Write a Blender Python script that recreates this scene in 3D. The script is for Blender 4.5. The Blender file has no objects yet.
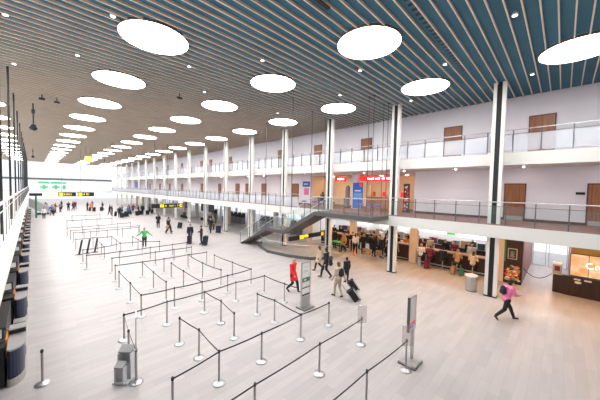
import bpy, bmesh, math, random
from mathutils import Vector, Matrix
random.seed(7)
PI = math.pi
SC = bpy.context.scene
COL = SC.collection
ORD = "first second third fourth fifth sixth seventh eighth ninth tenth eleventh twelfth thirteenth fourteenth fifteenth sixteenth seventeenth eighteenth nineteenth twentieth".split()

# ------------------------------------------------------------------ materials
def mat(name, col, rough=0.5, metal=0.0, emit=None, es=0.0, spec=0.5):
    m = bpy.data.materials.new(name); m.use_nodes = True
    b = m.node_tree.nodes['Principled BSDF']
    b.inputs['Base Color'].default_value = (*col, 1); b.inputs['Roughness'].default_value = rough
    b.inputs['Metallic'].default_value = metal; b.inputs['Specular IOR Level'].default_value = spec
    if emit:
        b.inputs['Emission Color'].default_value = (*emit, 1); b.inputs['Emission Strength'].default_value = es
    return m
def noisy(m, amount=0.12, scale=(3, 3, 3), detail=3):
    """a little procedural variation of the material's own colour"""
    nt = m.node_tree; b = nt.nodes['Principled BSDF']; c = b.inputs['Base Color'].default_value[:]
    g = nt.nodes.new('ShaderNodeNewGeometry'); mp = nt.nodes.new('ShaderNodeMapping'); mp.inputs['Scale'].default_value = scale
    n = nt.nodes.new('ShaderNodeTexNoise'); n.inputs['Scale'].default_value = 1; n.inputs['Detail'].default_value = detail
    r = nt.nodes.new('ShaderNodeValToRGB')
    r.color_ramp.elements[0].position = .3; r.color_ramp.elements[1].position = .7
    r.color_ramp.elements[0].color = (*[v*(1-amount) for v in c[:3]], 1)
    r.color_ramp.elements[1].color = (*[min(1, v*(1+amount)) for v in c[:3]], 1)
    nt.links.new(g.outputs['Position'], mp.inputs[0]); nt.links.new(mp.outputs[0], n.inputs['Vector'])
    nt.links.new(n.outputs['Fac'], r.inputs[0]); nt.links.new(r.outputs[0], b.inputs['Base Color'])
    return m
def glass_mat(name, tint=(.9, .96, .97), milk=0.12, milkcol=(.85, .9, .95), ior=1.35):
    m = bpy.data.materials.new(name); m.use_nodes = True; nt = m.node_tree
    nt.nodes.remove(nt.nodes['Principled BSDF']); out = nt.nodes['Material Output']
    tr = nt.nodes.new('ShaderNodeBsdfTransparent'); tr.inputs[0].default_value = (*tint, 1)
    gl = nt.nodes.new('ShaderNodeBsdfGlossy'); gl.inputs['Roughness'].default_value = .05
    df = nt.nodes.new('ShaderNodeBsdfDiffuse'); df.inputs[0].default_value = (*milkcol, 1)
    lw = nt.nodes.new('ShaderNodeLayerWeight'); lw.inputs[0].default_value = .5
    pw = nt.nodes.new('ShaderNodeMath'); pw.operation = 'POWER'; pw.inputs[1].default_value = 4
    fr = nt.nodes.new('ShaderNodeMath'); fr.operation = 'MULTIPLY_ADD'; fr.inputs[1].default_value = (ior-1)*1.6; fr.inputs[2].default_value = (ior-1)*.12
    nt.links.new(lw.outputs['Facing'], pw.inputs[0]); nt.links.new(pw.outputs[0], fr.inputs[0])
    m1 = nt.nodes.new('ShaderNodeMixShader'); m1.inputs[0].default_value = milk
    m2 = nt.nodes.new('ShaderNodeMixShader')
    nt.links.new(tr.outputs[0], m1.inputs[1]); nt.links.new(df.outputs[0], m1.inputs[2])
    nt.links.new(fr.outputs[0], m2.inputs[0]); nt.links.new(m1.outputs[0], m2.inputs[1]); nt.links.new(gl.outputs[0], m2.inputs[2])
    nt.links.new(m2.outputs[0], out.inputs[0])
    return m
def floor_mat():
    m = mat('pale_stone_planks', (.7, .66, .64), .42); nt = m.node_tree; b = nt.nodes['Principled BSDF']
    b.inputs['Specular IOR Level'].default_value = .45
    g = nt.nodes.new('ShaderNodeNewGeometry'); br = nt.nodes.new('ShaderNodeTexBrick')
    br.inputs['Scale'].default_value = 1; br.inputs['Brick Width'].default_value = 1.15; br.inputs['Row Height'].default_value = .25
    br.inputs['Mortar Size'].default_value = .004; br.inputs['Mortar Smooth'].default_value = .3; br.offset = .37; br.offset_frequency = 2
    br.inputs['Color1'].default_value = (.56, .515, .508, 1); br.inputs['Color2'].default_value = (.475, .437, .435, 1)
    br.inputs['Mortar'].default_value = (.425, .39, .39, 1); br.inputs['Bias'].default_value = -.25
    n = nt.nodes.new('ShaderNodeTexNoise'); n.inputs['Scale'].default_value = .9; n.inputs['Detail'].default_value = 6
    mp = nt.nodes.new('ShaderNodeMapping'); mp.inputs['Scale'].default_value = (.6, 4, 1)
    mx = nt.nodes.new('ShaderNodeMix'); mx.data_type = 'RGBA'; mx.blend_type = 'MULTIPLY'; mx.inputs[0].default_value = .22
    nt.links.new(g.outputs['Position'], br.inputs['Vector']); nt.links.new(g.outputs['Position'], mp.inputs[0])
    nt.links.new(mp.outputs[0], n.inputs['Vector'])
    nt.links.new(br.outputs['Color'], mx.inputs[6]); nt.links.new(n.outputs['Fac'], mx.inputs[7])
    nt.links.new(mx.outputs[2], b.inputs['Base Color'])
    return m
def wood_mat(name, c1, c2, rough=.4):
    m = mat(name, c1, rough); nt = m.node_tree; b = nt.nodes['Principled BSDF']
    g = nt.nodes.new('ShaderNodeNewGeometry'); mp = nt.nodes.new('ShaderNodeMapping'); mp.inputs['Scale'].default_value = (14, 14, .7)
    n = nt.nodes.new('ShaderNodeTexNoise'); n.inputs['Scale'].default_value = 1; n.inputs['Detail'].default_value = 5
    r = nt.nodes.new('ShaderNodeValToRGB'); r.color_ramp.elements[0].color = (*c2, 1); r.color_ramp.elements[1].color = (*c1, 1)
    r.color_ramp.elements[0].position = .35; r.color_ramp.elements[1].position = .65
    nt.links.new(g.outputs['Position'], mp.inputs[0]); nt.links.new(mp.outputs[0], n.inputs['Vector'])
    nt.links.new(n.outputs['Fac'], r.inputs[0]); nt.links.new(r.outputs[0], b.inputs['Base Color'])
    return m
M = {}
M['floor'] = floor_mat()
M['wall'] = noisy(mat('painted_wall', (.92, .88, .93), .7), .03, (.4, .4, .4))
M['slab'] = mat('white_fascia', (.80, .79, .76), .6)
M['column'] = mat('white_column_paint', (.86, .84, .80), .5)
M['black'] = mat('black_metal', (.012, .012, .014), .45)
M['dark'] = mat('charcoal_plastic', (.03, .032, .04), .5)
M['rodgrey'] = mat('grey_rod', (.09, .09, .095), .5)
M['teal'] = noisy(mat('teal_ceiling_panel', (.055, .185, .275), .8), .12, (.5, .5, .5))
M['slat'] = noisy(mat('tan_wood_slat', (.66, .50, .38), .6), .1, (1, 20, 1))
M['slatlit'] = noisy(mat('lit_slat_edge', (.90, .80, .68), .6), .06, (1, 20, 1))  # slat underside coloured paler, floor bounce painted in
M['rim'] = mat('brown_rim', (.22, .13, .10), .6)
M['lamp'] = mat('luminous_diffuser', (1, 1, 1), .6, emit=(1, .985, .96), es=15.0)
M['spot'] = mat('spot_lens', (1, 1, 1), .5, emit=(1, .95, .85), es=6.0)
M['warmspot'] = mat('warm_lens', (1, .8, .6), .5, emit=(1, .53, .19), es=120.0)
M['neutralspot'] = mat('neutral_lens', (1, .9, .85), .5, emit=(1, .90, .86), es=300.0)
M['whitepanel'] = mat('cool_light_panel', (1, 1, 1), .5, emit=(.97, .98, 1), es=7.0)
M['door'] = wood_mat('cherry_wood', (.40, .16, .065), (.27, .095, .035))
M['steel'] = mat('brushed_steel', (.55, .54, .53), .35, .9)
M['chrome'] = mat('chrome', (.56, .56, .58), .36, .9)
M['polesteel'] = mat('satin_pole', (.40, .37, .355), .4, .35)
M['railgrey'] = mat('grey_rail', (.13, .135, .15), .45, .3)
M['rail'] = mat('pale_rail', (.62, .63, .66), .35, .5)
M['glass'] = glass_mat('clear_glass', (.95, .98, .98), .03, ior=1.16)
M['railglass'] = glass_mat('rail_glass', (.97, .98, 1), .34, (.90, .94, 1), ior=1.12)
M['acrylic'] = glass_mat('acrylic', (.94, .92, .92), .2, (.72, .68, .68), ior=1.1)
M['winglass'] = glass_mat('window_glass', (.96, .98, 1), .02, ior=1.08)
M['brownfloor'] = noisy(mat('red_brown_floor', (.24, .12, .095), .5), .2, (2, 2, 2))
M['brownbase'] = mat('dark_brown_trim', (.12, .045, .03), .5)
M['beige'] = mat('beige_pillar', (.70, .57, .45), .6)
M['fascia'] = mat('warm_white_fascia', (.80, .73, .66), .6)
M['stairgrey'] = mat('stair_grey', (.105, .095, .095), .6)
M['tread'] = mat('stair_tread', (.35, .31, .29), .6)
M['navy'] = mat('navy_panel', (.018, .026, .06), .4)
M['plinth'] = mat('grey_plinth', (.48, .46, .43), .4, .3)
M['desktop'] = mat('grey_worktop', (.42, .41, .42), .5)
M['sizer'] = mat('pale_grey_metal', (.72, .73, .77), .5)
M['orange'] = mat('orange_strip', (.75, .28, .03), .5)
M['yellow'] = mat('sign_yellow', (.95, .72, .02), .5, emit=(1, .75, .02), es=.35)
M['signblack'] = mat('sign_black', (.008, .01, .022), .4)
M['white'] = mat('white_paint', (.85, .85, .85), .5)
M['red'] = mat('sign_red', (.75, .015, .02), .4, emit=(1, .03, .03), es=.55)
M['signwhite'] = mat('lit_white', (1, 1, 1), .4, emit=(1, 1, 1), es=1.8)
M['scriptwhite'] = mat('pale_script', (.8, 1, 1), .4, emit=(.75, .98, 1), es=1.0)
M['green'] = mat('sign_green', (.03, .45, .12), .5, emit=(.05, .9, .25), es=.5)
M['greenpaint'] = mat('green_print', (.09, .52, .28), .6)
M['postergreen'] = mat('panel_green', (.03, .22, .10), .5)
M['blue'] = mat('poster_blue', (.03, .14, .55), .4)
M['skyblue'] = mat('poster_sky', (.18, .42, .85), .4)
M['darkwood'] = noisy(mat('dark_wood', (.035, .018, .014), .4), .3, (8, 8, 1))
M['olive'] = mat('mustard_wall', (.36, .235, .07), .6)
M['cafewhite'] = mat('white_cafe_wall', (.86, .88, .90), .5)
M['warmwall'] = mat('warm_wall', (.90, .84, .72), .6)
M['peach'] = mat('orange_counter', (.62, .30, .13), .4)
M['purple'] = mat('violet_fabric', (.20, .16, .62), .7)
M['tanfur'] = mat('tan_leather', (.40, .24, .13), .6)
M['brownwall'] = mat('mauve_wall', (.33, .20, .19), .6)
M['maroon'] = mat('maroon_fabric', (.20, .02, .06), .7)
M['skin'] = mat('skin', (.62, .36, .26), .6)
M['eye'] = mat('eye_dark', (.02, .015, .012), .3)
M['lip'] = mat('lips', (.42, .14, .12), .5)
def cloth(name, c): return noisy(mat(name, c, .8), .15, (9, 9, 9))
for n, c in dict(redcloth=(.85, .03, .03), pink=(.88, .22, .42), blackcloth=(.012, .012, .014), navycloth=(.009, .012, .028), beigecloth=(.62, .50, .38),
                 khaki=(.48, .41, .32), greencloth=(.05, .46, .13), greycloth=(.22, .22, .24), whitecloth=(.78, .78, .78), tancloth=(.46, .27, .14), orangecloth=(.85, .26, .06),
                 olivecloth=(.16, .17, .06), bluecloth=(.06, .14, .38), hairdark=(.03, .018, .012), hairbrown=(.13, .065, .035), hairblond=(.48, .32, .16), hairgrey=(.50, .46, .42)).items():
    M[n] = cloth(n, c)

# ------------------------------------------------------------------ mesh builder
class MB:
    def __init__(s): s.v = []; s.f = []; s.m = []; s.mats = []; s.smooth = []
    def mi(s, m):
        m = M[m] if isinstance(m, str) else m
        if m not in s.mats: s.mats.append(m)
        return s.mats.index(m)
    def add(s, vs, fs, m, smooth=False):
        o = len(s.v); s.v += [tuple(v) for v in vs]; k = s.mi(m)
        for f in fs: s.f.append([i+o for i in f]); s.m.append(k); s.smooth.append(smooth)
        return s
    def box(s, a, b, m):
        (x0, y0, z0), (x1, y1, z1) = a, b
        vs = [(x0,y0,z0),(x1,y0,z0),(x1,y1,z0),(x0,y1,z0),(x0,y0,z1),(x1,y0,z1),(x1,y1,z1),(x0,y1,z1)]
        return s.add(vs, [(0,3,2,1),(4,5,6,7),(0,1,5,4),(1,2,6,5),(2,3,7,6),(3,0,4,7)], m)
    def prism(s, poly, z0, z1, m, smooth=False):
        n = len(poly); vs = [(x, y, z0) for x, y in poly]+[(x, y, z1) for x, y in poly]
        s.add(vs, [tuple(range(n-1, -1, -1)), tuple(range(n, 2*n))], m)
        return s.add(vs, [(i, (i+1) % n, n+(i+1) % n, n+i) for i in range(n)], m, smooth)
    def extrude(s, poly, d, m):
        """polygon of 3-D points pushed along d"""
        n = len(poly); p = [Vector(q) for q in poly]; d = Vector(d); vs = p+[q+d for q in p]
        return s.add(vs, [tuple(range(n-1, -1, -1)), tuple(range(n, 2*n))]+[(i, (i+1) % n, n+(i+1) % n, n+i) for i in range(n)], m)
    def tube(s, p, q, r, m, n=10, r2=None, caps=True):
        p, q = Vector(p), Vector(q); r2 = r if r2 is None else r2; d = (q-p).normalized()
        a = d.orthogonal().normalized(); b = d.cross(a)
        vs = [p+(a*math.cos(2*PI*i/n)+b*math.sin(2*PI*i/n))*r for i in range(n)]+[q+(a*math.cos(2*PI*i/n)+b*math.sin(2*PI*i/n))*r2 for i in range(n)]
        s.add(vs, [(i, (i+1) % n, n+(i+1) % n, n+i) for i in range(n)], m, True)
        if caps: s.add(vs, [tuple(range(n-1, -1, -1)), tuple(range(n, 2*n))], m)
        return s
    def lathe(s, prof, m, n=20, c=(0, 0, 0)):
        k = len(prof); vs = [(c[0]+r*math.cos(2*PI*i/n), c[1]+r*math.sin(2*PI*i/n), c[2]+z) for r, z in prof for i in range(n)]
        fs = [(j*n+i, j*n+(i+1) % n, (j+1)*n+(i+1) % n, (j+1)*n+i) for j in range(k-1) for i in range(n)]
        s.add(vs, fs, m, True)
        s.add(vs, [tuple(range(n-1, -1, -1)), tuple(range((k-1)*n, k*n))], m)
        return s
    def ell(s, c, r, m, n=12, k=8, R=None):
        vs = []
        for j in range(1, k):
            t = PI*j/k
            for i in range(n):
                v = Vector((r[0]*math.sin(t)*math.cos(2*PI*i/n), r[1]*math.sin(t)*math.sin(2*PI*i/n), r[2]*math.cos(t)))
                vs.append(v)
        vs += [Vector((0, 0, r[2])), Vector((0, 0, -r[2]))]
        if R: vs = [R @ v for v in vs]
        vs = [v+Vector(c) for v in vs]
        N = (k-1)*n; fs = [(j*n+i, (j+1)*n+i, (j+1)*n+(i+1) % n, j*n+(i+1) % n) for j in range(k-2) for i in range(n)]
        fs += [(N, i, (i+1) % n) for i in range(n)]+[(N+1, (k-2)*n+(i+1) % n, (k-2)*n+i) for i in range(n)]
        return s.add(vs, fs, m, True)
    def mesh(s, name):
        me = bpy.data.meshes.new(name); me.from_pydata(s.v, [], s.f)
        for m in s.mats: me.materials.append(m)
        me.polygons.foreach_set('material_index', s.m); me.polygons.foreach_set('use_smooth', s.smooth); me.update()
        return me
    def build(s, name, parent=None, loc=None, bevel=0):
        o = bpy.data.objects.new(name, s.mesh(name)); COL.objects.link(o)
        if parent: o.parent = parent
        if loc: o.location = loc
        if bevel:
            b = o.modifiers.new('edge', 'BEVEL'); b.width = bevel; b.segments = 2; b.limit_method = 'ANGLE'
        return o
def tag(o, label, cat, group=None, kind=None):
    o['label'] = label; o['category'] = cat
    if group: o['group'] = group
    if kind: o['kind'] = kind
    return o
def thing(name, label, cat, loc=(0, 0, 0), rz=0, group=None):
    o = bpy.data.objects.new(name, None); COL.objects.link(o); o.location = loc; o.rotation_euler = (0, 0, rz); o.empty_display_size = .1
    return tag(o, label, cat, group)
def struct(name, mb, parent=None):
    o = mb.build(name, parent)
    if not parent: o['kind'] = 'structure'
    return o
def sroot(name, loc=(0, 0, 0), rz=0):
    o = bpy.data.objects.new(name, None); COL.objects.link(o); o.location = loc; o.rotation_euler = (0, 0, rz); o['kind'] = 'structure'; return o
def dup(root, loc, rz=0, label=None, group=None):
    r = root.copy(); COL.objects.link(r); r.location = loc; r.rotation_euler = (0, 0, rz)
    if label: r['label'] = label
    if group: r['group'] = group
    for ch in root.children:
        c = ch.copy(); COL.objects.link(c); c.parent = r
        for g in ch.children:
            d = g.copy(); COL.objects.link(d); d.parent = c
    return r
def one(name, mb, label, cat, group=None, loc=None):
    return tag(mb.build(name, None, loc), label, cat, group)

# ------------------------------------------------------------------ camera
EYE = Vector((0, 0, 5.5))
yaw, pitch, roll, fpx = 0.789757777, -0.0414760877, 0.0196947309, 265.231251
fw = Vector((math.sin(yaw)*math.cos(pitch), math.cos(yaw)*math.cos(pitch), math.sin(pitch)))
rt = Vector((math.cos(yaw), -math.sin(yaw), 0)); up = rt.cross(fw)
r2 = math.cos(roll)*rt+math.sin(roll)*up; u2 = -math.sin(roll)*rt+math.cos(roll)*up
cam = bpy.data.cameras.new('camera'); camo = bpy.data.objects.new('camera', cam); COL.objects.link(camo)
camo.matrix_world = Matrix(((r2.x, u2.x, -fw.x, EYE.x), (r2.y, u2.y, -fw.y, EYE.y), (r2.z, u2.z, -fw.z, EYE.z), (0, 0, 0, 1)))
cam.sensor_width = 36; cam.lens = 36*fpx/600; cam.clip_end = 400; cam.clip_start = .05
SC.camera = camo

# ------------------------------------------------------------------ setting
ZC = 11.06                    # underside of the ceiling lights
FAR = 95.0
YN = -12.0                    # near end of what is built
CY = [2.53+5.51*k for k in range(-1, 17)]          # column bays
struct('floor', MB().box((-8, YN, -.2), (34, 140, 0), 'floor'))

# lights grid
LX = [3.36+5.783*i for i in (-1, 0, 1, 2)]
LY = [11.26+5.726*j for j in range(-3, 15)]
LR = 1.173
lights = [(i, j, LX[i], LY[j]) for i in range(4) for j in range(len(LY)) if LX[i]*.7+LY[j]*.72 > 3.5 and LY[j] > -2 and LY[j] < FAR-1]
# ceiling panel and slats
struct('ceiling', MB().box((-9, YN, 11.17), (20.6, FAR+.5, 11.5), 'teal'))
sl = MB(); pitch_s = 5.726/15; y = 2.25-pitch_s*36
while y < FAR:
    x0 = -9.0; cuts = []
    for (i, j, lx, ly) in lights:
        if abs(y-ly) < LR+.02:
            h = math.sqrt((LR+.02)**2-(y-ly)**2); cuts.append((lx-h, lx+h))
    for a, b in sorted(cuts)+[(20.3, 20.3)]:
        if a-x0 > .05:
            sl.box((x0, y-.021, 11.086), (a, y+.021, 11.168), 'slat'); sl.box((x0, y-.021, 11.08), (a, y+.021, 11.0855), 'slatlit')
        x0 = b
    y += pitch_s
struct('ceiling_slats', sl)

# right wall: upper storeys, opened where the first-floor shop is
w = MB()
w.box((20.2, YN, 3.89), (20.5, 7.95, 11.168), 'wall'); w.box((20.2, 18.45, 3.89), (20.5, FAR, 11.168), 'wall')
w.box((20.2, 7.95, 6.85), (20.5, 18.45, 11.168), 'wall')
struct('wall_right', w)
t = MB()
for a, b in ((YN, 7.9), (18.5, FAR)): t.box((20.16, a, 3.89), (20.198, b, 4.03), 'brownbase')
struct('baseboard_right', t)
# first-floor gallery: white slab, brown floor
g = MB(); g.box((16.4, YN, 3.22), (28.2, FAR, 3.86), 'slab')
struct('gallery_slab', g)
struct('gallery_floor', MB().box((16.46, YN, 3.862), (24.5, FAR, 3.885), 'brownfloor'))
g = MB(); g.box((17.6, YN, 6.97), (20.19, FAR, 7.62), 'slab')
struct('upper_gallery_slab', g)
struct('upper_gallery_floor', MB().box((17.66, YN, 7.622), (20.19, FAR, 7.64), 'brownfloor'))
# columns
for k, cy in enumerate(CY):
    c = sroot('column', (17.06, cy, 0))
    for s in (-1, 1): MB().box((-.13, s*.188-.078, .07), (.13, s*.188+.078, 11.165), 'column').build('post', c)
    MB().box((-.11, -.109, .07), (.11, .109, 11.165), 'black').build('core', c)
    MB().box((-.15, -.29, 0), (.15, .29, .068), 'black').build('base', c)
    if k >= 1: struct('pillar', MB().box((20.5, cy-.26, 0), (20.95, cy+.26, 3.215), 'beige'))
# ground-floor back wall with bright window bays, entrance passage
gw = MB()
gw.box((25.2, 1.75, 0), (25.4, 19.2, 3.21), 'cafewhite')
struct('wall_cafe_back', gw)
struct('wall_cafe_end', MB().box((20.96, 18.9, 0), (25.2, 19.1, 3.21), 'cafewhite'))
p = MB(); p.box((20.95, 1.56, 0), (28.2, 1.74, 3.21), 'brownwall')
struct('wall_passage_left', p)
p = MB(); p.box((21.3, -.62, 0), (28.2, -.46, 3.21), 'brownwall')
struct('wall_passage_right', p)
wn = 1
def window(x, y0, y1, z0, z1, axis='y', n=1, frame='rail', fr=.05):
    global wn
    r = sroot('window_%d' % wn); wn += 1
    f = MB(); gl = MB()
    def bx(a0, a1, c0, c1, m, mb, t=.05):
        if axis == 'y': mb.box((x-t, a0, c0), (x+t, a1, c1), m)
        else: mb.box((a0, x-t, c0), (a1, x+t, c1), m)
    bx(y0, y1, z0, z0+fr, frame, f); bx(y0, y1, z1-fr, z1, frame, f)
    for i in range(n+1):
        yy = y0+(y1-y0-fr)*i/n; bx(yy, yy+fr, z0+fr, z1-fr, frame, f)
    bx(y0+fr, y1-fr, z0+fr, z1-fr, 'winglass', gl, .006)
    f.build('window_frame', r); gl.build('pane', r); return r
# passage outer doors
window(27.4, .72, 1.5, 0, 3.2); window(27.4, -.42, .6, 0, 3.2)
# ground floor windows beyond the stairs
for k in range(3, 17):
    cy = CY[k]+.0
    y0, y1 = 19.2+(k-3)*5.4, 19.2+(k-3)*5.4+5.2
    window(25.2, y0, y1, .0, 3.2, n=4, frame='rail')
    struct('wall_ground_pier', MB().box((25.05, y1, 0), (25.4, y1+.2, 3.21), 'wall'))
# far end wall: glazed bands between slabs
struct('wall_far_lower_beam', MB().box((-8, FAR-.2, 3.25), (20.5, FAR+.4, 3.8), 'slab'))
struct('wall_far_upper_beam', MB().box((-8, FAR-.25, 6.58), (16.5, FAR+.4, 7.08), 'railgrey'))
window(FAR, -8, 17, 7.1, 11.2, axis='x', n=10, frame='white', fr=.06)
window(FAR, -8, 17, 3.82, 6.56, axis='x', n=12, frame='rail', fr=.08)
# left gallery
lg = MB(); lg.extrude([(-.38, YN, 3.66), (-.66, YN, 3.74), (-7.5, YN, 3.74), (-7.5, YN, 3.2), (-.75, YN, 3.2), (-.6, YN, 3.45), (-.38, YN, 3.60)], (0, FAR-YN, 0), 'fascia')
struct('left_gallery_slab', lg)
window(-7.4, -6, FAR, 3.75, 11.1, n=34, frame='railgrey', fr=.10)
struct('wall_left', MB().box((-7.5, YN, 3.75), (-7.3, -6.05, 11.168), 'wall'))
struct('wall_near', MB().box((-9, YN-.2, 0), (28.2, YN, 11.168), 'wall'))
struct('wall_left_ground', MB().box((-3.2, YN, 0), (-3.0, FAR, 3.19), 'dark'))
struct('trim_left_floor', MB().box((-1.0, YN, 0.0), (-.62, 9.6, .05), 'dark'))

# doors of the two galleries
dn = 1
def door(y0, y1, z0, z1):
    global dn
    r = sroot('door_%d' % dn); dn += 1
    MB().box((20.13, y0, z0), (20.195, y1, z1), 'door').build('leaf', r)
    f = MB(); f.box((20.15, y0-.06, z0), (20.199, y0-.002, z1+.06), 'brownbase'); f.box((20.15, y1+.002, z0), (20.199, y1+.06, z1+.06), 'brownbase'); f.box((20.15, y0, z1+.002), (20.199, y1, z1+.06), 'brownbase')
    f.build('door_frame', r)
    if z0 < 5: MB().box((20.115, y0+.03, z0+.02), (20.129, y1-.03, z0+.26), 'steel').build('kick_plate', r)
    h = MB().tube((20.09, y1-.12, z0+1.02), (20.09, y1-.26, z0+1.02), .014, 'steel', 8); h.tube((20.09, y1-.12, z0+1.02), (20.13, y1-.12, z0+1.02), .012, 'steel', 8)
    h.build('door_handle', r)
for a, b in ((-1.9, -.92), (1.6, 2.5), (20.3, 21.2), (25.9, 26.75), (29.75, 30.3), (31.9, 32.8), (37., 37.75), (43.1, 43.8), (48.3, 49.2), (51.5, 52.3), (58, 58.9), (64, 64.9), (71, 71.9)):
    door(a, b, 3.89, 6.02)
for a, b in ((.50, 1.52), (5.0, 6.0), (11.67, 12.6), (17.15, 18.05), (23.0, 23.7), (34, 34.6), (39.9, 40.7), (43.2, 44), (51.5, 52.3), (59, 59.9), (66, 66.9), (74, 74.9)):
    door(a, b, 7.65, 9.87)

# ------------------------------------------------------------------ ceiling lights
ROWN = ['row over left gallery', 'left hall row', 'middle row', 'right row by the columns']
first = None; seen = {}
for (i, j, lx, ly) in lights:
    n = seen.get(i, 0); seen[i] = n+1
    lab = 'round white ceiling light, %s from near end, %s' % (ORD[n], ROWN[i])
    if first is None:
        first = thing('ceiling_light', lab, 'ceiling light', (lx, ly, ZC), 0, 'round ceiling lights')
        N = 40; ring = MB()
        ring.lathe([(LR, 0), (LR+.018, 0), (LR+.018, .105), (LR, .105), (LR, 0)], 'rim', N)
        ring.f = ring.f[:-2]; ring.m = ring.m[:-2]; ring.smooth = ring.smooth[:-2]
        ring.build('rim', first)
        MB().lathe([(LR-.005, .012), (LR-.005, .03)], 'lamp', N).build('diffuser', first)
    else: dup(first, (lx, ly, ZC), 0, lab)
# small recessed spots
spots = [(-.55, 13.4), (-.52, 18.5), (1.46, 15.17), (1.96, 10.82), (7.17, 9.59), (5.21, 12.59), (10.86, 6.99), (12.87, 9.61), (12.83, 3.93), (10.76, 1.32), (16.6, 1.28), (16.54, 6.92), (7.2, 15.2), (12.9, 15.3)]
near = ['beside the hanger rods at the left edge', 'further along the hanger rods at the left', 'in front of the second light of the left row', 'left of the nearest light of the left row', 'right of the nearest light of the left row',
        'between the left and middle rows', 'left of the second light of the right row', 'above the second column', 'beside the dotted air slot', 'near the top edge by the nearest right light', 'above the nearest column',
        'right of the second column top', 'between the third lights of left and middle rows', 'above the third column']
fs = None
for (x, y), q in zip(spots, near):
    lab = 'small round white ceiling spotlight '+q
    if fs is None:
        fs = thing('spotlight', lab, 'spotlight', (x, y, 11.073), 0, 'small ceiling spotlights')
        MB().lathe([(.07, 0), (.085, 0), (.085, .09), (.07, .09)], 'white', 16).build('housing', fs)
        MB().lathe([(.068, -.004), (.068, -.001)], 'spot', 16).build('lens', fs)
    else: dup(fs, (x, y, 11.073), 0, lab)
# air slot: dotted strip and the short dark slot
d = MB(); vs_ = []; n_ = 45
for k in range(n_+1):
    xx = 7.65+k*.15; vs_ += [(xx, 3.44, 11.162), (xx, 3.62, 11.162), (xx, 3.62, 11.169), (xx, 3.44, 11.169)]
d.add(vs_, [(4*k, 4*k+1, 4*k+5, 4*k+4) for k in range(n_)], 'teal'); d.m = [d.mi('black' if k % 2 else 'teal') for k in range(n_)]
o_ = len(d.v)
for k in range(n_):
    for a_, b_ in ((1, 2), (2, 3), (3, 0)): d.f.append([4*k+a_, 4*k+4+a_, 4*k+4+b_, 4*k+b_]); d.m.append(0); d.smooth.append(False)
one('air_vent_strip', d, 'dotted dark air vent strip in the teal ceiling', 'air vent')
one('air_slot', MB().box((5.9, 5.3, 11.03), (6.5, 5.42, 11.078), 'black'), 'short black slot fixed in the ceiling at the top edge', 'air vent')
# hanger rods
def rod(x, y, z0, z1, r, lab, grp, r_m='black'):
    m = MB(); m.tube((0, 0, 0), (0, 0, z1-z0), r, 'rodgrey' if r < .03 else r_m, 8); t_ = thing('hanger_rod', lab, 'hanger rod', (x, y, z0), 0, grp)
    m.build('rod', t_); MB().box((-.05, -.05, z1-z0), (.05, .05, z1-z0+.06), 'black').build('bracket', t_)
for k in range(14):
    y = 13.6+5.6*k
    rod(-.76, y, 3.75, 11.1, .042, 'dark vertical hanger rod of the left gallery, %s from the near end' % ORD[k], 'left gallery hanger rods')
rod(14.43, 8.23, 3.9, 11.1, .02, 'thin dark rod hanging to the landing front, nearest one', 'stair hanger rods')
rod(14.43, 8.55, 3.9, 11.1, .02, 'thin dark rod paired behind the nearest landing rod', 'stair hanger rods')
rod(16.25, 8.23, 3.9, 11.1, .02, 'thin dark rod hanging beside the second column', 'stair hanger rods')
rod(16.25, 8.55, 3.9, 11.1, .02, 'thin dark rod paired with the one beside the second column', 'stair hanger rods')
rod(14.43, 13.2, 3.7, 11.1, .02, 'thin dark rod hanging to the top of the stair flight, front side', 'stair hanger rods')
rod(16.25, 13.45, 3.6, 11.1, .02, 'thin dark rod hanging to the top of the stair flight, column side', 'stair hanger rods')
rod(14.45, 18.6, 2.06, 11.1, .02, 'thin dark rod hanging to the middle landing, front side', 'stair hanger rods')
rod(16.3, 18.75, 2.06, 11.1, .02, 'thin dark rod hanging to the middle landing, column side', 'stair hanger rods')
rod(12.5, 37.05, 3.24, 11.1, .025, 'thin dark rod holding the yellow and black sign, right end', 'sign hanger rods')
rod(11.0, 37.05, 3.24, 11.1, .025, 'thin dark rod holding the yellow and black sign, left end', 'sign hanger rods')
# hanging camera pendants
def pendant(x, y, drop, s, lab):
    t_ = thing('pendant_camera', lab, 'camera', (x, y, 11.1))
    MB().tube((0, 0, 0), (0, 0, -drop), .035*s, 'dark', 8).build('stem', t_)
    MB().tube((0, 0, -.35*s), (0, 0, -drop*.45), .085*s, 'dark', 10).build('collar', t_)
    MB().ell((0, 0, -drop-.1*s), (.19*s, .19*s, .19*s), 'black', 14, 10).build('dome', t_)
pendant(.11, 26.5, 1.55, 1.2, 'black dome camera hanging from a stem over the left lane')
pendant(.12, 60, 1.2, 1.0, 'small dark dome camera hanging far down the hall')
def smallcam(x, y, lab):
    t_ = thing('ceiling_camera', lab, 'camera', (x, y, 11.08)); MB().tube((0, 0, 0), (0, 0, -.22), .03, 'dark', 8).build('stem', t_)
    MB().box((-.14, -.05, -.32), (.14, .06, -.2), 'dark').build('body', t_)
smallcam(.5, 23.4, 'tiny dark ceiling camera on a stub, left of another'); smallcam(1.2, 23.6, 'tiny grey ceiling camera on a stub beside its twin'); smallcam(6.3, 16.6, 'tiny dark ceiling camera behind the second light of the left row')
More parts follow.
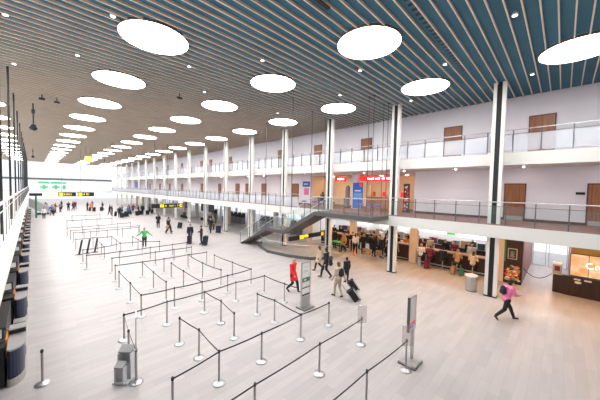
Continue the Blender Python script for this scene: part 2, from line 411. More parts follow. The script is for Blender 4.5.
# clock and exit sign
t_ = thing('hanging_clock', 'round white double-faced clock hanging far down the hall', 'clock', (9.4, 60, 8.6))
cl = MB(); cl.tube((0, -.12, 0), (0, .12, 0), 1.0, 'fascia', 28); cl.build('case', t_)
cl = MB(); cl.tube((0, -.14, 0), (0, -.121, 0), .9, 'white', 28); cl.build('dial', t_)
cl = MB(); cl.box((-.03, -.165, -.05), (.03, -.142, .62), 'black'); cl.box((-.02, -.165, -.03), (.42, -.142, .03), 'black'); cl.build('hands', t_)
MB().tube((0, 0, 1.0), (0, 0, 2.5), .05, 'black', 8).build('stem', t_)
t_ = thing('exit_sign', 'lit yellow-green box sign hanging from the far ceiling', 'sign', (5.9, 50, 9.3))
MB().box((-.42, -.1, -.38), (.42, .1, .38), mat('lime_glow', (.5, .8, .1), .4, emit=(.55, .95, .15), es=1.0)).build('box', t_)
s_ = MB()
for sx in (-.3, .3): s_.tube((sx, 0, .38), (sx, 0, 1.8), .015, 'black', 6)
s_.build('stem', t_)

# ------------------------------------------------------------------ railings
def railing(lab, x, ys, z, y0, y1, gm, h=1.15):
    t_ = thing('gallery_railing', lab, 'railing', (x, y0, z))
    gp = MB()
    for yy in ys:
        MB().box((-.025, yy-y0-.02, -.12), (.025, yy-y0+.02, h-.02), 'railgrey').build('post', t_)
    gp.box((.03, .03, .05), (.04, y1-y0-.03, h-.24), gm); gp.build('glass', t_)
    MB().tube((0, 0, h), (0, y1-y0, h), .024, 'rail', 8).build('handrail', t_)
    MB().tube((0, 0, h-.22), (0, y1-y0, h-.22), .013, 'railgrey', 6).build('mid_rail', t_)
allp = [.878+1.102*k for k in range(-8, 86)]
railing('long glass railing along the top gallery of the right wall', 17.66, [q for q in allp if q < FAR-.2], 7.64, YN+3, FAR-.3, 'railglass')
railing('glass railing on the near stretch of the first-floor gallery', 16.47, [q for q in allp if q < 8], 3.885, YN+3, 8.0, 'glass')
railing('glass railing on the far stretch of the first-floor gallery beyond the stairs', 16.47, [q for q in allp if 16.6 < q < FAR-.2], 3.885, 16.5, FAR-.3, 'railglass')
# left gallery railing (near end to far end)
t_ = thing('gallery_railing', 'grey bar railing along the left gallery edge', 'railing', (-.64, YN+2, 3.72))
L = FAR-YN-2.4
MB().tube((0, 0, 1.2), (0, L, 1.2), .045, 'rail', 8).build('handrail', t_)
MB().tube((0, 0, .95), (0, L, .95), .014, 'rail', 6).build('mid_rail', t_)
MB().box((-.015, 0, .03), (.015, L, .05), 'rail').build('bottom_rail', t_)
for k in range(75):
    yy = 15.0+k*1.4+(-YN-2)-11.5
    if yy < L: MB().box((-.012, yy-.012, 0), (.012, yy+.012, 1.17), 'railgrey').build('post', t_)

# ------------------------------------------------------------------ stairs
t_ = thing('staircase', 'dark grey open staircase descending from the first-floor landing', 'staircase', (15.4, 12.9, 0))
def rel(p): return (p[0]-15.4, p[1]-12.9, p[2])
LN = 8.05
m = MB(); m.box(rel((14.4, LN, 3.6)), rel((16.39, 12.9, 3.87)), 'stairgrey'); m.build('upper_landing', t_)
m = MB(); m.box(rel((14.45, 16.3, 1.78)), rel((16.35, 18.6, 2.05)), 'stairgrey'); m.build('middle_landing', t_)
def flight(y0, z0, y1, z1, n):
    m = MB()
    for xs in (14.46, 16.26):
        m.extrude([rel((xs, y0, z0)), rel((xs, y1, z1)), rel((xs, y1+.0, max(z1-.32, 0))), rel((xs, y0, z0-.34))], (.08, 0, 0), 'stairgrey')
    m.extrude([rel((14.54, y0, z0-.22)), rel((14.54, y1, max(z1-.22, 0))), rel((14.54, y1, max(z1-.30, 0)-.001)), rel((14.54, y0, z0-.32))], (1.72, 0, 0), 'stairgrey')
    m.build('stringer', t_)
    m = MB()
    for k in range(n):
        f0, f1 = k/n, (k+1)/n; zz = z0+(z1-z0)*f1
        m.box(rel((14.54, y0+(y1-y0)*f0, zz-.0)), rel((16.26, y0+(y1-y0)*f1, zz+.05)), 'tread')
    o = m.build('treads', t_)
flight(12.9, 3.86, 16.3, 2.05, 11); flight(18.6, 2.05, 22.6, .02, 12)
gp = MB(); hr = MB()
path = [(LN, 3.88), (12.9, 3.88), (16.3, 2.06), (18.6, 2.06), (22.6, .05)]
for xs in (14.42, 16.32):
    for (a, za), (b, zb) in zip(path, path[1:]):
        if xs > 16 and b < 13: continue
        gp.extrude([rel((xs, a+.03, za+.06)), rel((xs, b-.03, zb+.06)), rel((xs, b-.03, zb+1.0)), rel((xs, a+.03, za+1.0))], (.012, 0, 0), 'glass')
        hr.tube(rel((xs, a, za+1.08)), rel((xs, b, zb+1.08)), .025, 'rail', 8)
gp.build('glass', t_); hr.build('handrail', t_)
hr = MB(); hr.tube(rel((14.42, LN+.04, 4.96)), rel((16.3, LN+.04, 4.96)), .025, 'rail', 8); hr.build('handrail', t_)
gp = MB(); gp.box(rel((14.43, LN+.03, 3.94)), rel((16.3, LN+.042, 4.88)), 'glass'); gp.build('glass', t_)
for yy in (8.1, 9.1, 10.2, 11.3, 12.4):
    MB().box(rel((14.4, yy-.02, 3.87)), rel((14.44, yy+.02, 4.95)), 'railgrey').build('post', t_)
for yy, zz in ((13.8, 3.4), (15.0, 2.75), (16.4, 2.05), (18.5, 2.05), (19.8, 1.45), (21.2, .75), (22.5, .05)):
    MB().box(rel((14.4, yy-.02, zz)), rel((14.44, yy+.02, zz+1.05)), 'railgrey').build('post', t_)
# glass balustrade on the floor in front of the stairs
bal = [(16.1, 21.2), (15.03, 20.4), (14.1, 17.8), (14.4, 15.5), (15.1, 13.75), (16.6, 12.7)]
t_ = thing('glass_balustrade', 'curved glass balustrade on the floor below the staircase', 'balustrade', (15, 17, 0))
bs = MB(); gp = MB(); hr = MB()
for (xa, ya), (xb, yb) in zip(bal, bal[1:]):
    a = Vector((xa-15, ya-17, 0)); b = Vector((xb-15, yb-17, 0)); nrm = Vector((-(b-a).y, (b-a).x, 0)).normalized()
    bs.extrude([a-nrm*.04, b-nrm*.04, b+nrm*.04, a+nrm*.04], (0, 0, .22), 'stairgrey')
    gp.extrude([a-nrm*.006+Vector((0, 0, .22)), b-nrm*.006+Vector((0, 0, .22)), b+nrm*.006+Vector((0, 0, .22)), a+nrm*.006+Vector((0, 0, .22))], (0, 0, .83), 'glass')
    hr.tube(a+Vector((0, 0, 1.08)), b+Vector((0, 0, 1.08)), .022, 'rail', 8)
bs.build('base', t_); gp.build('glass', t_); hr.build('handrail', t_)

# ------------------------------------------------------------------ belt barrier posts
HP = .97
post_mesh = {}
post_mesh['base'] = MB().lathe([(.172, 0), (.175, .012), (.165, .028), (.10, .05), (.045, .062), (.034, .075)], 'chrome', 22).mesh('base')
post_mesh['pole'] = MB().tube((0, 0, .06), (0, 0, .87), .029, 'polesteel', 12).mesh('pole')
hd = MB(); hd.lathe([(.029, .88), (.032, .885), (.032, HP-.012), (.026, HP)], 'dark', 12)
for q in ((1, 0), (-1, 0), (0, 1), (0, -1)): hd.box((q[0]*.030-.006, q[1]*.030-.006, .895), (q[0]*.030+.006, q[1]*.030+.006, .935), 'dark')
post_mesh['head'] = hd.mesh('head')
def add_part(me, name, parent):
    o = bpy.data.objects.new(name, me); COL.objects.link(o); o.parent = parent; return o
posts = {}
def belt_post(key, x, y, lab, belts=()):
    t_ = thing('belt_barrier_post', lab, 'barrier post', (x, y, 0), 0, 'queue barrier posts')
    for k in ('base', 'pole', 'head'): add_part(post_mesh[k], k, t_)
    posts[key] = t_; return t_
def belt(t_, q):
    x0, y0 = t_.location.x, t_.location.y; a = Vector((0, 0, 0)); b = Vector((q[0]-x0, q[1]-y0, 0)); d = (b-a).normalized(); nrm = Vector((-d.y, d.x, 0))*.002
    L_ = (b-a).length; n = 6; mb = MB(); a0 = a+d*.04; b0 = b-d*.04
    for s in range(n):
        f0, f1 = s/n, (s+1)/n; g0 = -.025*math.sin(PI*f0)*min(1, L_/2); g1 = -.025*math.sin(PI*f1)*min(1, L_/2)
        p0, p1 = a0.lerp(b0, f0), a0.lerp(b0, f1); hz = .022
        mb.add([p0+Vector((0, 0, .915+g0-hz))-nrm, p1+Vector((0, 0, .915+g1-hz))-nrm, p1+Vector((0, 0, .915+g1+hz))-nrm, p0+Vector((0, 0, .915+g0+hz))-nrm,
                p0+Vector((0, 0, .915+g0-hz))+nrm, p1+Vector((0, 0, .915+g1-hz))+nrm, p1+Vector((0, 0, .915+g1+hz))+nrm, p0+Vector((0, 0, .915+g0+hz))+nrm],
               [(0, 1, 2, 3), (7, 6, 5, 4), (3, 2, 6, 7), (1, 0, 4, 5)], 'black')
    mb.build('belt', t_)
ROWS = [  # (name, posts from left to right)
    ('nearest row', [(3.8, 3.4), (5.89, 3.33), (7.98, 3.20)]),
    ('second row from front', [(1.4, 4.9), (3.58, 4.91), (5.93, 4.93), (8.17, 4.9)]),
    ('third row from front', [(2.28, 6.42), (3.6, 6.63), (5.03, 6.57), (6.83, 6.6), (8.37, 6.53)]),
    ('fourth row from front', [(2.21, 10.86), (3.69, 10.99), (5.23, 10.95), (6.87, 11.07), (8.49, 10.93)]),
    ('fifth row from front', [(3.14, 12.38), (4.44, 12.27), (5.71, 12.21), (7.1, 12.24), (8.64, 12.34)]),
    ('sixth row from front', [(3.27, 18.04), (4.6, 17.86), (5.79, 17.75), (7.33, 17.82), (8.6, 17.71)]),
    ('seventh row from front', [(3.45, 19.97), (5.96, 19.97), (7.2, 19.96), (8.47, 19.95)]),
    ('eighth row from front', [(2.41, 21.83), (4.17, 21.65), (6.12, 21.7), (7.73, 21.77), (8.86, 21.86)]),
    ('ninth row from front', [(2.42, 23.77), (3.68, 23.98), (4.87, 24.79), (6.3, 24.5), (7.36, 23.64)]),
    ('tenth row from front', [(2.48, 28.82), (3.62, 28.72), (4.92, 28.48)]),
    ('eleventh row from front', [(2.67, 32.83), (3.93, 32.67), (5.29, 32.82), (6.66, 33.05), (8.22, 33.26)]),
    ('twelfth row from front', [(2.58, 34.52), (3.65, 34.69), (4.71, 34.83), (6.53, 34.64), (8.61, 34.48)]),
    ('thirteenth row from front', [(2.5, 36.89), (3.75, 36.86), (5.23, 37.24), (7.11, 37.68), (8.49, 37.95)]),
    ('fourteenth row from front', [(3.01, 44.46), (4.47, 44.35), (6.06, 44.5), (7.74, 44.52)]),
    ('farthest row', [(4.0, 50.86), (5.6, 50.85), (7.3, 50.83)]),
]
for nm, ps in ROWS:
    for k, (x, y) in enumerate(ps):
        where = '%s from the left in the %s' % (ORD[k], nm)
        belt_post((round(x, 2), round(y, 2)), x, y, 'grey belt post, '+where)
    for a, b in zip(ps, ps[1:]): belt(posts[(round(a[0], 2), round(a[1], 2))], b)
SPURS = [  # from post, then posts; description
    ((3.6, 6.63), [(3.69, 8.1), (3.54, 9.3)], 'spur behind the second post of the third row'),
    ((6.83, 6.6), [(6.92, 8.2), (6.8, 9.23)], 'spur behind the fourth post of the third row'),
    ((8.49, 10.93), [(8.49, 9.35)], 'spur from the fourth row to the totem sign'),
    ((5.23, 10.95), [(5.29, 9.62), (5.11, 8.33)], 'spur before the third post of the fourth row'),
    ((2.21, 10.86), [(2.06, 9.53), (1.96, 8.25)], 'spur to the grey baggage sizer'),
    ((8.64, 12.34), [(8.58, 14.24), (8.59, 16.58)], 'spur behind the right end of the fifth row'),
    ((3.14, 12.38), [(3.17, 14.28), (3.17, 16.57)], 'spur behind the left end of the fifth row'),
    ((5.71, 12.21), [(5.72, 14.49), (5.78, 16.48)], 'spur behind the middle of the fifth row'),
    ((4.6, 17.86), [(4.47, 15.32), (4.45, 13.35)], 'spur before the second post of the sixth row'),
    ((7.33, 17.82), [(7.16, 15.27), (7.31, 13.32)], 'spur before the fourth post of the sixth row'),
    ((4.92, 28.48), [(4.87, 26.41)], 'spur before the right end of the tenth row'),
    ((3.68, 23.98), [(3.71, 25.26), (3.76, 27.49)], 'spur behind the second post of the ninth row'),
    ((6.3, 24.5), [(6.3, 25.7), (6.28, 27.39)], 'spur behind the fourth post of the ninth row'),
]
for st, ps, nm in SPURS:
    prev = st
    for k, (x, y) in enumerate(ps):
        key = (round(x, 2), round(y, 2))
        belt_post(key, x, y, 'grey belt post, %s on the %s' % (ORD[k], nm))
        belt(posts[(round(prev[0], 2), round(prev[1], 2))], (x, y)); prev = (x, y)
belt(posts[(4.87, 26.41)], (4.87, 24.79))
belt(posts[(8.49, 9.35)], (8.6, 8.45))
belt_post('lone', .11, 9.95, 'lone grey belt post standing beside the check-in desks')
# three leaning folded stands at the left end of the sixth-eighth rows
for k, (x, y) in enumerate(((2.5, 26.8), (3.0, 26.9), (3.5, 27.0))):
    t_ = thing('leaflet_stand', 'slim dark leaflet stand leaning back, %s of three in a line' % ['leftmost', 'middle', 'rightmost'][k], 'stand', (x, y, 0), -.5, 'leaning leaflet stands')
    MB().box((-.2, -.16, 0), (.2, .16, .03), 'dark').build('base', t_)
    MB().extrude([(-.06, -.02, .03), (.06, -.02, .03), (.26, -.02, 1.15), (.14, -.02, 1.15)], (0, .04, 0), 'dark').build('panel', t_)
# acrylic sign holders clipped on barrier post ends
def holder(x, y, rz, lab):
    t_ = thing('acrylic_sign', lab, 'sign', (x, y, HP), rz)
    MB().box((-.17, -.055, -.17), (.17, -.045, .46), 'acrylic').build('sheet', t_)
    c = MB(); c.box((-.02, -.044, -.06), (.02, .02, .03), 'dark'); c.build('clip', t_)
holder(8.17, 4.9, -.6, 'faint clear acrylic sign sheet on the end post of the second row')
holder(7.98, 3.20, -.75, 'faint clear acrylic sign sheet on the end post of the nearest row')

# ------------------------------------------------------------------ totem signs
def totem(x, y, rz, lab, h=2.15, w=.56, fm='steel'):
    t_ = thing('totem_sign', lab, 'sign', (x, y, 0), rz)
    b = MB(); b.box((-.34, -.27, 0), (.34, .27, .035), 'dark'); b.box((-.33, -.26, .035), (.33, .26, .07), 'steel'); b.build('base', t_)
    f = MB()
    for s in (-1, 1): f.box((s*w/2-.025, -.035, .07), (s*w/2+.025, .035, h), fm)
    f.box((-w/2, -.03, h-.05), (w/2, .03, h), 'steel'); f.box((-w/2+.025, -.025, .07), (w/2-.025, .025, .55), 'desktop')
    f.build('frame', t_)
    MB().box((-w/2+.026, -.02, .56), (w/2-.026, .02, h-.055), 'white').build('panel', t_)
    g = MB(); g.box((-w/2+.026, -.026, 1.22), (w/2-.026, -.0205, 1.42), 'postergreen'); g.build('green_band', t_)
    k = MB(); k.box((-.15, -.029, 1.29), (.02, -.0265, 1.34), 'white')
    for zz in (1.75, 1.68, 1.9): k.box((-.14, -.023, zz), (.12, -.0205, zz+.02), 'desktop')
    k.box((-w/2+.026, -.024, .58), (w/2-.026, -.0205, .66), 'dark'); k.box((-w/2+.026, -.024, .93), (w/2-.026, -.0205, .98), 'dark')  # two plain dark bands across the lower panel
    k.build('print', t_); return t_
totem(8.85, 8.30, 0, 'grey totem sign with a green band beside the person in red')
t_ = thing('display_sign', 'narrow white display sign on a grey post at the end of the nearest barrier row', 'sign', (8.45, 3.26, 0))
b = MB(); b.box((-.30, -.28, 0), (.30, .28, .03), 'dark'); b.box((-.29, -.27, .03), (.29, .27, .10), 'steel'); b.build('base', t_)
MB().box((.04, -.03, .10), (.20, .03, 1.12), 'steel').build('post', t_)
f = MB(); f.box((-.26, -.04, 1.08), (-.22, .04, 2.18), 'railgrey'); f.box((.22, -.04, 1.08), (.26, .04, 2.18), 'steel'); f.box((-.22, -.04, 2.14), (.22, .04, 2.18), 'steel'); f.box((-.22, -.04, 1.08), (.22, .04, 1.12), 'steel'); f.build('frame', t_)
MB().box((-.219, -.03, 1.121), (.219, .03, 2.139), 'white').build('panel', t_)
q = MB(); q.box((-.2, -.036, 1.3), (.2, -.0305, 1.36), 'red'); q.box((-.2, -.036, 1.2), (.2, -.0305, 1.29), 'skyblue'); q.build('print', t_)
t_ = thing('sign_panel', 'white sign panel seen edge-on, standing on the barrier post beside the baggage sizer', 'sign', (1.96, 8.25, HP), 1.32)
MB().box((-.02, -.02, 0), (.02, .02, .06), 'dark').build('clip', t_); MB().box((-.24, -.014, .06), (.24, .014, .98), 'white').build('sheet', t_)
# red-blue print on the edge-on totem
# baggage sizer
t_ = thing('baggage_sizer', 'grey metal cabin baggage sizer standing beside the barrier post', 'baggage sizer', (1.76, 8.60, 0), .75); t_.scale = (.72, .72, .80)
b = MB(); b.box((-.30, -.3, 0), (.34, .3, .06), 'sizer'); b.build('base', t_, None, .01)
f = MB(); f.box((-.05, -.26, .06), (.22, -.22, .95), 'sizer'); f.box((-.05, .22, .06), (.22, .26, .95), 'sizer'); f.box((.18, -.26, .06), (.22, .26, 1.0), 'sizer'); f.box((-.05, -.26, .06), (-.02, .26, .62), 'sizer')
f.build('cage', t_)
MB().extrude([(-.02, -.26, .97), (.24, -.26, 1.12), (.24, .26, 1.12), (-.02, .26, .97)], (.0, 0, .04), 'desktop').build('header_panel', t_)
f = MB(); f.box((-.34, -.18, .06), (-.14, -.15, .62), 'sizer'); f.box((-.34, .15, .06), (-.14, .18, .62), 'sizer'); f.box((-.17, -.18, .06), (-.14, .18, .62), 'sizer'); f.box((-.34, -.15, .06), (-.17, .15, .12), 'sizer'); f.extrude([(-.36, -.18, .62), (-.14, -.18, .74), (-.14, .18, .74), (-.36, .18, .62)], (0, 0, .03), 'desktop')
f.build('small_cage', t_)

# ------------------------------------------------------------------ left check-in desks
desk_y = [10.35+4.45*k for k in range(13)]
d0 = None
for k, yy in enumerate(desk_y):
    lab = 'navy curved-front check-in desk with grey top, %s from the near end' % ORD[k]
    if d0 is None:
        d0 = thing('check_in_desk', lab, 'desk', (-.20, yy, 0), 0, 'check-in desks')
        def outline(x_in, off=0):
            pts = [(-.36, .04+off)]
            for a in range(0, 7):
                an = -PI/2+a/6*PI/2; pts.append((-.30+(.30-off)*math.cos(an), .55+(.55-off)*math.sin(an)))
            pts += [(-off, 1.3-off), (-.1-off, 1.4-off), (-.36, 1.4-off)]
            return pts
        MB().prism(outline(0, .035), .2, .98, 'navy').build('front', d0)
        MB().prism(outline(0, .0), 0, .2, 'plinth').build('plinth', d0)
        MB().prism(outline(0, -.0), .98, 1.03, 'desktop').build('worktop', d0)
        s_ = MB(); s_.box((-.355, 1.05, 1.031), (-.01, 1.38, 1.17), 'black'); s_.build('screen_ledge', d0)
        s_ = MB(); s_.box((-.355, 1.0, 1.171), (-.005, 1.39, 1.2), 'desktop'); s_.build('upper_shelf', d0)
        s_ = MB(); s_.box((-.405, .5, .6), (-.365, 1.35, 1.14), 'orange'); s_.build('edge_strip', d0)
        MB().box((-1.5, .1, 0), (-.41, 1.4, 1.10), 'black').build('back_cabinet', d0)
    else: dup(d0, (-.20, yy, 0), 0, lab)
c0 = None
for k, yy in enumerate(desk_y):
    lab = 'low steel baggage belt beside the %s check-in desk from the near end' % ORD[k]
    if c0 is None:
        c0 = thing('baggage_belt', lab, 'conveyor', (-.20, yy+1.5, 0), 0, 'check-in baggage belts')
        MB().box((-.38, .1, 0), (-.02, 2.7, .36), 'plinth').build('frame', c0); MB().box((-.35, .2, .361), (-.06, 2.2, .385), 'black').build('belt', c0)
        MB().box((-.35, .12, .361), (-.06, .17, .5), 'steel').build('side_guard', c0)
    else: dup(c0, (-.20, yy+1.5, 0), 0, lab)
m0 = None
for k, yy in enumerate(desk_y):
    lab = 'white-backed monitor behind the %s check-in desk from the near end' % ORD[k]
    if m0 is None:
        m0 = thing('monitor', lab, 'monitor', (-.80, yy+.5, 1.10), .2, 'check-in monitors')
        MB().box((-.14, -.1, 0), (.14, .1, .03), 'dark').build('base', m0)
        MB().box((-.03, -.03, .03), (.03, .03, .12), 'dark').build('stand', m0); MB().box((-.17, -.035, .08), (.17, .035, .40), 'dark').build('case', m0)
        q = MB(); q.box((-.12, -.042, .12), (.13, -.0355, .36), 'white'); q.build('back_label', m0)
    else: dup(m0, (-.80, yy+.5+.4*(k % 2), 1.10), .2, lab)

b0 = None
for k, yy in enumerate(desk_y):
    lab = 'black equipment cabinet behind the baggage belt, %s from the near end' % ORD[k]
    if b0 is None:
        b0 = thing('equipment_cabinet', lab, 'cabinet', (-.64, yy+1.5, 0), 0, 'check-in equipment cabinets'); MB().box((-1.0, 0, 0), (0, 2.6, 1.1), 'black').build('body', b0); MB().box((-1.0, 0, 1.1), (0, 2.6, 1.13), 'black').build('top', b0)
        q = MB(); q.box((-.3, -.012, .8), (-.05, -.002, 1.05), 'white'); q.build('notice', b0)
    else: dup(b0, (-.64, yy+1.5, 0), 0, lab)
# ------------------------------------------------------------------ hanging signs
def bars(mb, x0, x1, z0, z1, y, m, n, seed=0):
    rnd = random.Random(seed); x = x0; w_ = (x1-x0)/n
    for k in range(n):
        if rnd.random() < .12: x += w_; continue
        mb.box((x, y, z0), (x+w_*rnd.uniform(.25, .6), y+.006, z1-(z1-z0)*rnd.choice((0, 0, .25)), ), m)
        mb.box((x, y, z0+(z1-z0)*rnd.choice((0, .4, .8))), (x+w_*.72, y+.006, z0+(z1-z0)*rnd.choice((.15, .55, 1))+.01), m) if False else None
        x += w_
t_ = thing('hanging_sign', 'long black hanging sign with yellow arrow and pictograms above the two travellers', 'sign', (12.55, 37, 2.95))
MB().box((-1.97, -.06, -.27), (1.97, .06, .27), 'signblack').build('panel', t_)
q = MB(); q.box((-.98, -.07, -.2), (-.5, -.0605, .2), 'yellow'); q.build('pictogram_square', t_)
q = MB(); bars(q, -.35, 1.35, -.12, .14, -.068, 'yellow', 13, 3); q.build('lettering', t_)
q = MB(); q.tube((1.67, -.07, 0), (1.67, -.0605, 0), .22, 'yellow', 18); q.build('arrow_disc', t_)
q = MB(); q.extrude([(1.55, -.078, -.03), (1.68, -.078, -.03), (1.68, -.078, -.1), (1.8, -.078, 0), (1.68, -.078, .1), (1.68, -.078, .03), (1.55, -.078, .03)], (0, .006, 0), 'signblack'); q.build('arrow', t_)
t_ = thing('hanging_sign', 'black and yellow hanging sign under the staircase landing', 'sign', (12.87, 12, 2.36))
q = MB(); q.box((-1.68, -.05, -.13), (-.35, .05, .15), 'signblack'); q.box((.15, -.05, -.12), (1.72, .05, .16), 'signblack'); q.box((-.35, -.03, -.1), (.15, .03, -.04), 'signblack'); q.build('panel', t_)
q = MB(); q.box((-.78, -.06, -.12), (-.38, -.0505, .14), 'yellow'); q.box((1.36, -.06, -.1), (1.62, -.0505, .14), 'yellow'); q.build('pictogram_square', t_)
q = MB(); q.ell((-.1, 0, .02), (.22, .05, .11), 'yellow', 16, 8); q.build('round_pictogram', t_)
rod(11.35, 12, 2.52, 11.1, .02, 'thin dark rod holding the sign under the landing, left end', 'sign hanger rods')
rod(14.2, 12, 2.53, 3.58, .02, 'short dark rod holding the sign under the landing, right end', 'sign hanger rods')
for x0, lab in ((2.75, 'far black hanging sign with yellow lettering, left of the pair'), (5.05, 'far black hanging sign with yellow lettering, right of the pair')):
    t_ = thing('hanging_sign', lab, 'sign', (x0+1.05, 55, 3.95))
    MB().box((-1.05, -.05, -.33), (1.05, .05, .33), 'signblack').build('panel', t_)
    q = MB(); q.box((-.95, -.06, -.25), (-.5, -.0505, .25), 'yellow'); q.build('pictogram_square', t_)
    q = MB(); bars(q, -.4, .6, -.15, .2, -.058, 'yellow', 7, int(x0*10)); q.build('lettering', t_)
    rod(x0+.4, 55, 4.29, 11.1, .02, 'thin rod over the far hanging sign, '+('left sign' if x0 < 4 else 'right sign'), 'sign hanger rods')
t_ = thing('post_sign', 'black sign board on a green post at the far left', 'sign', (.35, 60, 0))
MB().box((-.75, -.06, 3.55), (.75, .06, 4.0), 'signblack').build('board', t_); MB().tube((0, 0, 0), (0, 0, 3.55), .12, 'postergreen', 10).build('post', t_)
# far wall posters with green crosses
for k, (x0, x1) in enumerate(((1.0, 3.15), (3.3, 5.35), (5.5, 6.35))):
    t_ = thing('window_poster', 'white window poster with green band and cross, %s on the far glazing' % ['leftmost', 'middle', 'rightmost narrow one'][k], 'poster', ((x0+x1)/2, 94.7, 3.85))
    w_ = (x1-x0)/2; MB().box((-w_, -.04, 0), (w_, .04, 2.3), 'white').build('sheet', t_)
    q = MB(); q.box((-w_, -.06, 1.75), (w_, -.042, 2.3), 'greenpaint'); q.build('top_band', t_)
    q = MB(); a = min(.75, w_*.9); q.box((-a, -.06, .65), (a, -.042, 1.1), 'greenpaint'); q.box((-.28, -.06, .3), (.28, -.042, .65), 'greenpaint'); q.box((-.28, -.06, 1.1), (.28, -.042, 1.45), 'greenpaint'); q.build('cross', t_)
for k, (y0, y1) in enumerate(((80.0, 84.5), (73, 75), (67.5, 69))):
    o = one('blue_banner', MB().box((20.05, y0, 4.9), (20.12, y1, 6.6), 'blue'), 'dark blue banner on the far right gallery wall, %s from the far end' % ORD[k], 'banner', 'far blue banners')
one('wall_plaque', MB().box((20.15, -.80, 5.38), (20.195, -.46, 5.48), 'white').box((20.148, -.80, 5.485), (20.195, -.46, 5.62), 'black'), 'small black and white plaque on the wall beside the right edge door', 'plaque')
# far escalator-like ramp
t_ = thing('escalator', 'grey sloping escalator side at the far left end', 'escalator', (.3, 66, 0))
MB().extrude([(-.8, 0, 2.9), (1.9, 0, 1.3), (1.9, 0, .3), (1.0, 0, .3), (-.8, 0, 1.5)], (0, 1.4, 0), 'desktop').build('truss', t_)
MB().extrude([(-.8, -.05, 3.1), (1.9, -.05, 1.5), (1.9, -.05, 1.3), (-.8, -.05, 2.9)], (0, .1, 0), 'rail').build('handrail', t_)
MB().box((.2, .2, 0), (1.8, 1.2, .3), 'dark').build('base', t_)

# ------------------------------------------------------------------ cafe under the gallery
def bar(y0, y1, x0, lab, h=1.2):
    t_ = thing('bar_counter', lab, 'counter', (x0, y0, 0))
    MB().box((.06, 0, 0), (.6, y1-y0, h-.06), 'darkwood').build('body', t_); MB().box((0, -.03, h-.06), (.7, y1-y0+.03, h), 'tanfur').build('top', t_)
    MB().box((.02, .02, .12), (.058, y1-y0-.02, .2), 'steel').build('foot_rail', t_)
bar(2.95, 7.5, 20.75, 'long dark wooden cafe bar with seated guests between the first two pillars')
bar(8.5, 9.5, 20.75, 'short dark wooden bar end beside the second pillar', 1.3)
bar(14.3, 17.6, 20.9, 'dark wooden counter behind the third column', 1.25)
bar(9.7, 13.0, 22.6, 'dark service counter at the back of the crowded cafe', 1.1)
for k, (y0, y1, z0, z1) in enumerate(((6.35, 8.9, 1.85, 2.7), (4.0, 6.1, 1.75, 2.6), (9.2, 11.4, 1.9, 2.8), (11.7, 13.2, 1.9, 2.8), (14.2, 16.6, 1.9, 2.8))):
    t_ = thing('menu_board', 'white lit menu board on the cafe back wall, %s from the near end' % ORD[k], 'menu board', (25.148, y0, z0), 0, 'cafe menu boards')
    MB().box((-.06, 0, 0), (.05, y1-y0, z1-z0), 'signwhite').build('panel', t_)
    q = MB()
    for r_ in range(2):
        yy = .15; rr = random.Random(k*5+r_)
        while yy < y1-y0-.3: 
            l_ = rr.uniform(.08, .3); q.box((-.07, yy, (z1-z0)*(.3+.3*r_)), (-.0605, yy+l_, (z1-z0)*(.3+.3*r_)+.12), 'dark'); yy += l_+.07
    q.build('lettering', t_)
t_ = thing('green_sign', 'bright green lit sign above the cafe bar', 'sign', (23.4, 5.9, 2.1)); MB().box((-.05, 0, 0), (.05, .62, .24), 'green').build('box', t_); MB().tube((0, .3, .24), (0, .3, 1.1), .015, 'dark', 6).build('stem', t_)
for k, yy in enumerate((3.4, 4.3)):
    t_ = thing('pendant_lamp', ['small dark pendant lamp glowing yellow over the bar end', 'small dark red pendant lamp near the first column'][1-k], 'lamp', (21.4, yy, 1.95), 0)
    MB().lathe([(.12, 0), (.09, .12), (.03, .2)], ['maroon', 'dark'][k], 14).build('lamp_shade', t_); MB().tube((0, 0, .2), (0, 0, 1.26), .01, 'dark', 6).build('cord', t_)
    MB().ell((0, 0, -.02), (.06, .06, .06), ['whitecloth', 'yellow'][k], 10, 8).build('bulb', t_)
t_ = thing('back_bar', 'dark cabinet row along the cafe back wall under the menu boards', 'cabinet', (24.3, 2.9, 0))
MB().box((0, 0, 0), (.6, 15.5, 1.0), 'darkwood').build('body', t_); MB().box((-.03, 0, 1.0), (.6, 15.5, 1.04), 'steel').build('top', t_)
bt = None
for k in range(26):
    yy = 3.2+k*.58; lab = 'bottle or machine on the cafe back cabinet, %s from the near end' % (ORD[k] if k < 20 else 'twenty-'+ORD[k-20])
    t_ = thing('coffee_machine' if k % 4 == 0 else 'bottle_crate', ('dark coffee machine' if k % 4 == 0 else 'dark bottle crate')+lab[17:], 'machine' if k % 4 == 0 else 'crate', (24.6, yy, 1.04), 0, 'things on the cafe back cabinet')
    h_ = .5 if k % 4 == 0 else random.uniform(.25, .6)
    MB().box((-.18, -.22, 0), (.18, .22, h_), random.choice(['dark', 'maroon', 'tanfur', 'darkwood', 'steel'])).build('body', t_); MB().box((-.19, -.23, h_), (.19, .23, h_+.03), 'steel').build('lid', t_)
# steel bin
t_ = thing('litter_bin', 'round steel litter bin with white lid beside the first column', 'bin', (17.25, 3.45, 0))
MB().lathe([(.26, .03), (.27, .05), (.27, .78), (.26, .8)], 'steel', 24).build('body', t_); MB().lathe([(.27, 0), (.27, .03)], 'dark', 24).build('base', t_)
MB().lathe([(.28, .8), (.30, .82), (.29, .9), (.2, .93), (.19, .88)], 'white', 24).build('lid', t_)
